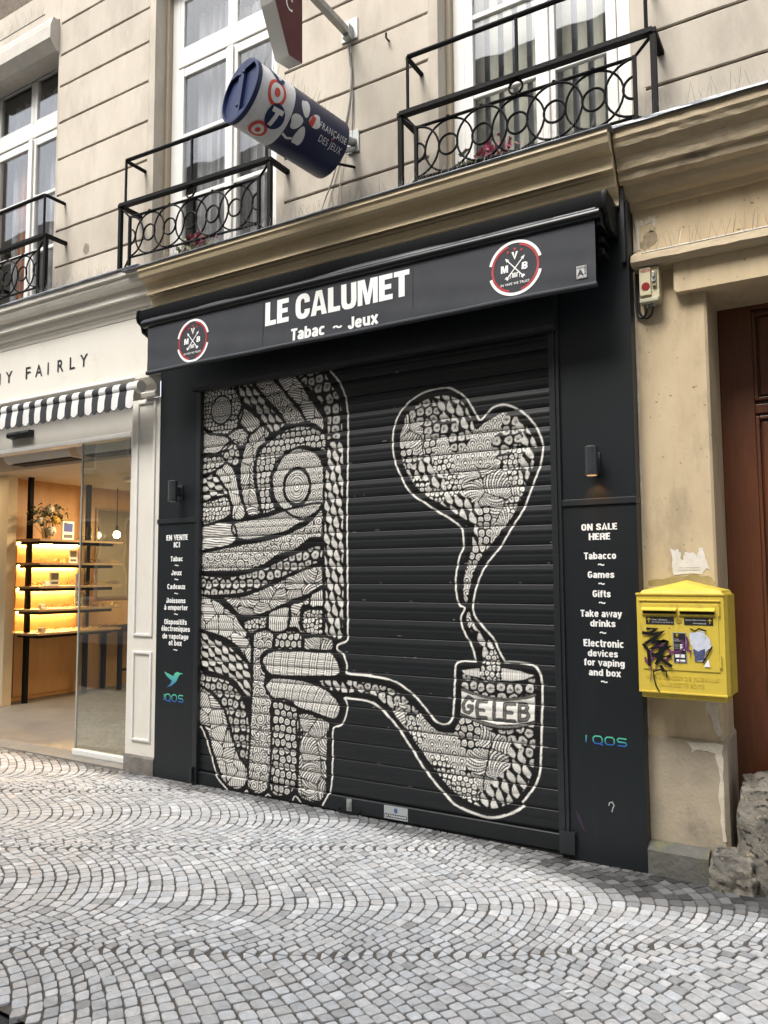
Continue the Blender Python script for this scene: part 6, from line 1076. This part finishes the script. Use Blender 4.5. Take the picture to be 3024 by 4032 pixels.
# ================================================================ BALCONY RAILINGS
def balcony(x0, zt, tilt, label):
    """outer posts 1.62 apart, inner grille of overlapping rings; built with its left post at x0"""
    W_ = 1.62; y = -.11; x1 = x0+W_; t = thing('balcony_railing', label, 'railing', (x0, y, 4.09), 'iron balcony railings')
    zz = lambda x, z: z-tilt*(x-x0)
    for x in (x0, x1): MB().box(x-.016, x+.016, y-.016, y+.016, 4.07, zz(x, zt), .002).build('post', blackm, t)
    r_ = MB(); k = 8
    for i in range(2):
        x = (x0, x1)[i]; r_.box(x-.02, x+.02, y-.02, YW+.01, zz(x, zt)-.004, zz(x, zt)+.026, .003)
    r_.add([(x, yy, zz(x, zt)+dz) for x in (x0, x1) for yy in (y-.026, y+.026) for dz in (.002, .03)], [(0, 1, 3, 2), (4, 6, 7, 5), (0, 4, 5, 1), (2, 3, 7, 6), (0, 2, 6, 4), (1, 5, 7, 3)]); r_.build('top_rail', blackm, t)
    xa, xb = x0+.05, x1-.03; zu = zt+.405
    MB().tube([(xa, YW, zz(xa, zu)), (xa, y+.01, zz(xa, zu)), (xa+.01, y, zz(xa, zu)), (xb-.01, y, zz(xb, zu)), (xb, y+.01, zz(xb, zu)), (xb, YW, zz(xb, zu))], .016, 8).build('hand_rail', blackm, t, True)
    for x in (xa+.005, (xa+xb)/2, xb-.005): MB().cyl((x, y, zz(x, zt)), (x, y, zz(x, zu)), .011, 8).build('upright', blackm, t, True)
    ia, ib = x0+.115, x1-.105; zT, zB = zt-.105, zt-.455
    for x in (ia, ib): MB().box(x-.011, x+.011, y-.011, y+.011, 4.1, zz(x, zT)+.01, .002).build('grille_post', blackm, t)
    MB().tube([(x0, y, zz(x0, zt)), (ia, y, zz(ia, zT)), (ib, y, zz(ib, zT)), (x1, y, zz(x1, zt))], .0105, 6).build('grille_bar', blackm, t); MB().tube([(x0, y, 4.09), (ia, y, zz(ia, zB)), (ib, y, zz(ib, zB)), (x1, y, 4.09)], .009, 6).build('grille_bar', blackm, t)
    cz = (zT+zB)/2; Rb = (zT-zB)/2-.006; sp = (ib-ia)/6
    for i in range(7):
        c = ia+i*sp
        for rr, th in ((Rb, .0072), (.066, .0078)):
            if i == 0: p = ring_pts(c, y, zz(c, cz), rr, 16, -PI/2, PI/2, False)
            elif i == 6: p = ring_pts(c, y, zz(c, cz), rr, 16, PI/2, 1.5*PI, False)
            else: p = ring_pts(c, y, zz(c, cz), rr, 32)
            p = [(q[0], y+(.006 if i % 2 else -.006)*(rr == Rb), q[2]) for q in p]
            MB().tube(p, th, 6, closed=(0 < i < 6)).build('ring', blackm, t, True)
        if 0 < i < 6: MB().sphere((c, y, zz(c, zT)+.008), .014, 8).build('stud', blackm, t, True)
    c = (x0+x1)/2; MB().tube(ring_pts(c, y, zz(c, zt)-.05, .043, 20), .008, 6, True).build('ring', blackm, t, True)
    return t
balcony(-7.785, 4.7, .0, 'black iron balcony railing at the far left window, cut by the frame')
balcony(-5.158, 4.71, .035, 'black iron balcony railing below the lottery sign, with rings and pink flowers')
balcony(-2.425, 4.63, .02, 'black iron balcony railing in front of the striped vertical blinds')
# flower pots
def pot(x, y, z, label, seed):
    t = thing('flower_pot', label, 'flower pot', (x, y, z)); rg = random.Random(seed)
    MB().box(x-.16, x+.16, y-.05, y+.05, z, z+.09, .01).build('planter', mat('planter_brown', (.1, .07, .05), .8), t)
    g_ = MB(); f_ = MB()
    for mb, n_, sx, dz, sz in ((g_, 120, .2, .12, .028), (f_, 95, .12, .17, .026)):
        for _ in range(n_):
            p = Vector((x+rg.gauss(0, sx*.5)+(.05 if mb is f_ else -.03), y+rg.gauss(-.02, .035), z+dz+rg.gauss(0, .04))); u = Vector((rg.gauss(0, 1), rg.gauss(0, 1), rg.gauss(0, 1))).normalized(); w_ = u.orthogonal().normalized(); s_ = sz*rg.uniform(.6, 1.2)
            mb.add([p-u*s_, p+w_*s_*.6, p+u*s_, p-w_*s_*.6], [(0, 1, 2, 3)])
    tag(g_.build('foliage', mat('pot_leaf', (.13, .17, .07), .7, col2=(.22, .22, .12), scale=30), t), kind='stuff'); tag(f_.build('blooms', mat('pink_bloom', (.42, .07, .13), .6, col2=(.28, .04, .08), scale=40), t), kind='stuff')
pot(-4.4, .02, 4.1, 'pink flowers in a small planter behind the railing under the lottery sign', 3); pot(-1.86, .02, 4.09, 'pink and faded flowers in a planter behind the railing by the striped blinds', 5)
# bird spikes
def spikes(pts0, pts1, n_, label, h=.11, nrm=(0, 0, 1), lean=.045, seed=1):
    rg = random.Random(seed); a, b_ = Vector(pts0), Vector(pts1); g_ = MB(); N = Vector(nrm); T = (b_-a).normalized(); Bn = N.cross(T)
    t = thing('bird_spikes', label, 'bird spikes', tuple((a+b_)/2)); MB().tube([a, b_], .006, 4).build('spike_base', mat('clear_plastic', (.45, .45, .44), .4), t)
    for i in range(n_):
        p = a+(b_-a)*((i+rg.random()*.7)/n_)
        for s in (-1, 0, 1):
            if rg.random() < .15: continue
            q = p+N*h*rg.uniform(.75, 1.1)+Bn*s*lean*rg.uniform(.6, 1.3)+T*rg.uniform(-.035, .035); g_.tube([p, q], .0008, 3)
    tag(g_.build('needles', steel, t), kind='stuff')
spikes((-4.75, -.19, 4.078), (-3.0, -.19, 4.074), 46, 'wire bird spikes on the tan cornice below the left balcony', seed=1)
spikes((-2.95, -.19, 4.074), (-1.08, -.19, 4.072), 46, 'wire bird spikes on the tan cornice below the striped blinds', seed=2)
spikes((-6.3, -.15, 4.115), (-5.2, -.15, 4.112), 24, 'wire bird spikes on the cream cornice between the two left balconies', seed=3)
spikes((-.93, -.12, 4.098), (.4, -.12, 4.098), 30, 'wire bird spikes on the weathered stone cornice at right', seed=4)
spikes((-.93, .0, 3.4), (.4, .0, 3.4), 34, 'wire bird spikes on the stone ledge above the NEON switch', h=.095, seed=5)
a_, b_ = cm(.04, RC*PI/2*1.02, RC+.006), cm(.96, RC*PI/2*1.02, RC+.006)
spikes(a_, b_, 26, 'wire bird spikes along the top of the blue lottery sign', h=.13, lean=.07, seed=6)
spikes((-7.6, -.03, 7.0), (-6.4, -.03, 7.0), 24, 'wire bird spikes on the roller box above the far left window', seed=7)

# ================================================================ HOUSE ACROSS THE STREET (seen only in the panes)
ob = thing('facing_house', 'pale house across the street, seen only as a reflection in the panes', 'building', (-4, -9, 0))
MB().box(-26, 16, -10, -8.6, -.3, 11.5).build('wall', mat('facing_render', (.5, .46, .39), .9, col2=(.42, .38, .32), scale=2, bump=.2), ob)
for r_ in range(3):
    for i in range(18):
        x = -24.5+i*2.25; z = 1.0 if r_ == 0 else 4.3+(r_-1)*3.3; h = 2.1
        w0 = MB().box(x, x+1.15, -8.62, -8.57, z, z+h, .01).build('window', white, ob); MB().box(x+.08, x+1.07, -8.569, -8.56, z+.08, z+h-.08).build('pane', mat('facing_pane', (.04, .045, .05), .1, spec=.8), w0)
        if r_: MB().box(x-.15, x+1.3, -8.6, -8.35, z-.12, z-.02).build('sill', mat('facing_sill', (.4, .37, .32), .9), ob)
MB().box(-26, 16, -8.62, -8.2, 11.2, 11.55, .03).build('cornice', mat('facing_sill', (.4, .37, .32), .9), ob)

cb = thing('cigarette_butt', 'small white cigarette butt lying on the setts at lower right', 'litter', (-1.0, -1.37, .006))
MB().cyl((-1.01, -1.385, ground(-1)+.006), (-.985, -1.36, ground(-1)+.006), .0045, 8).build('paper', vinyl, cb)
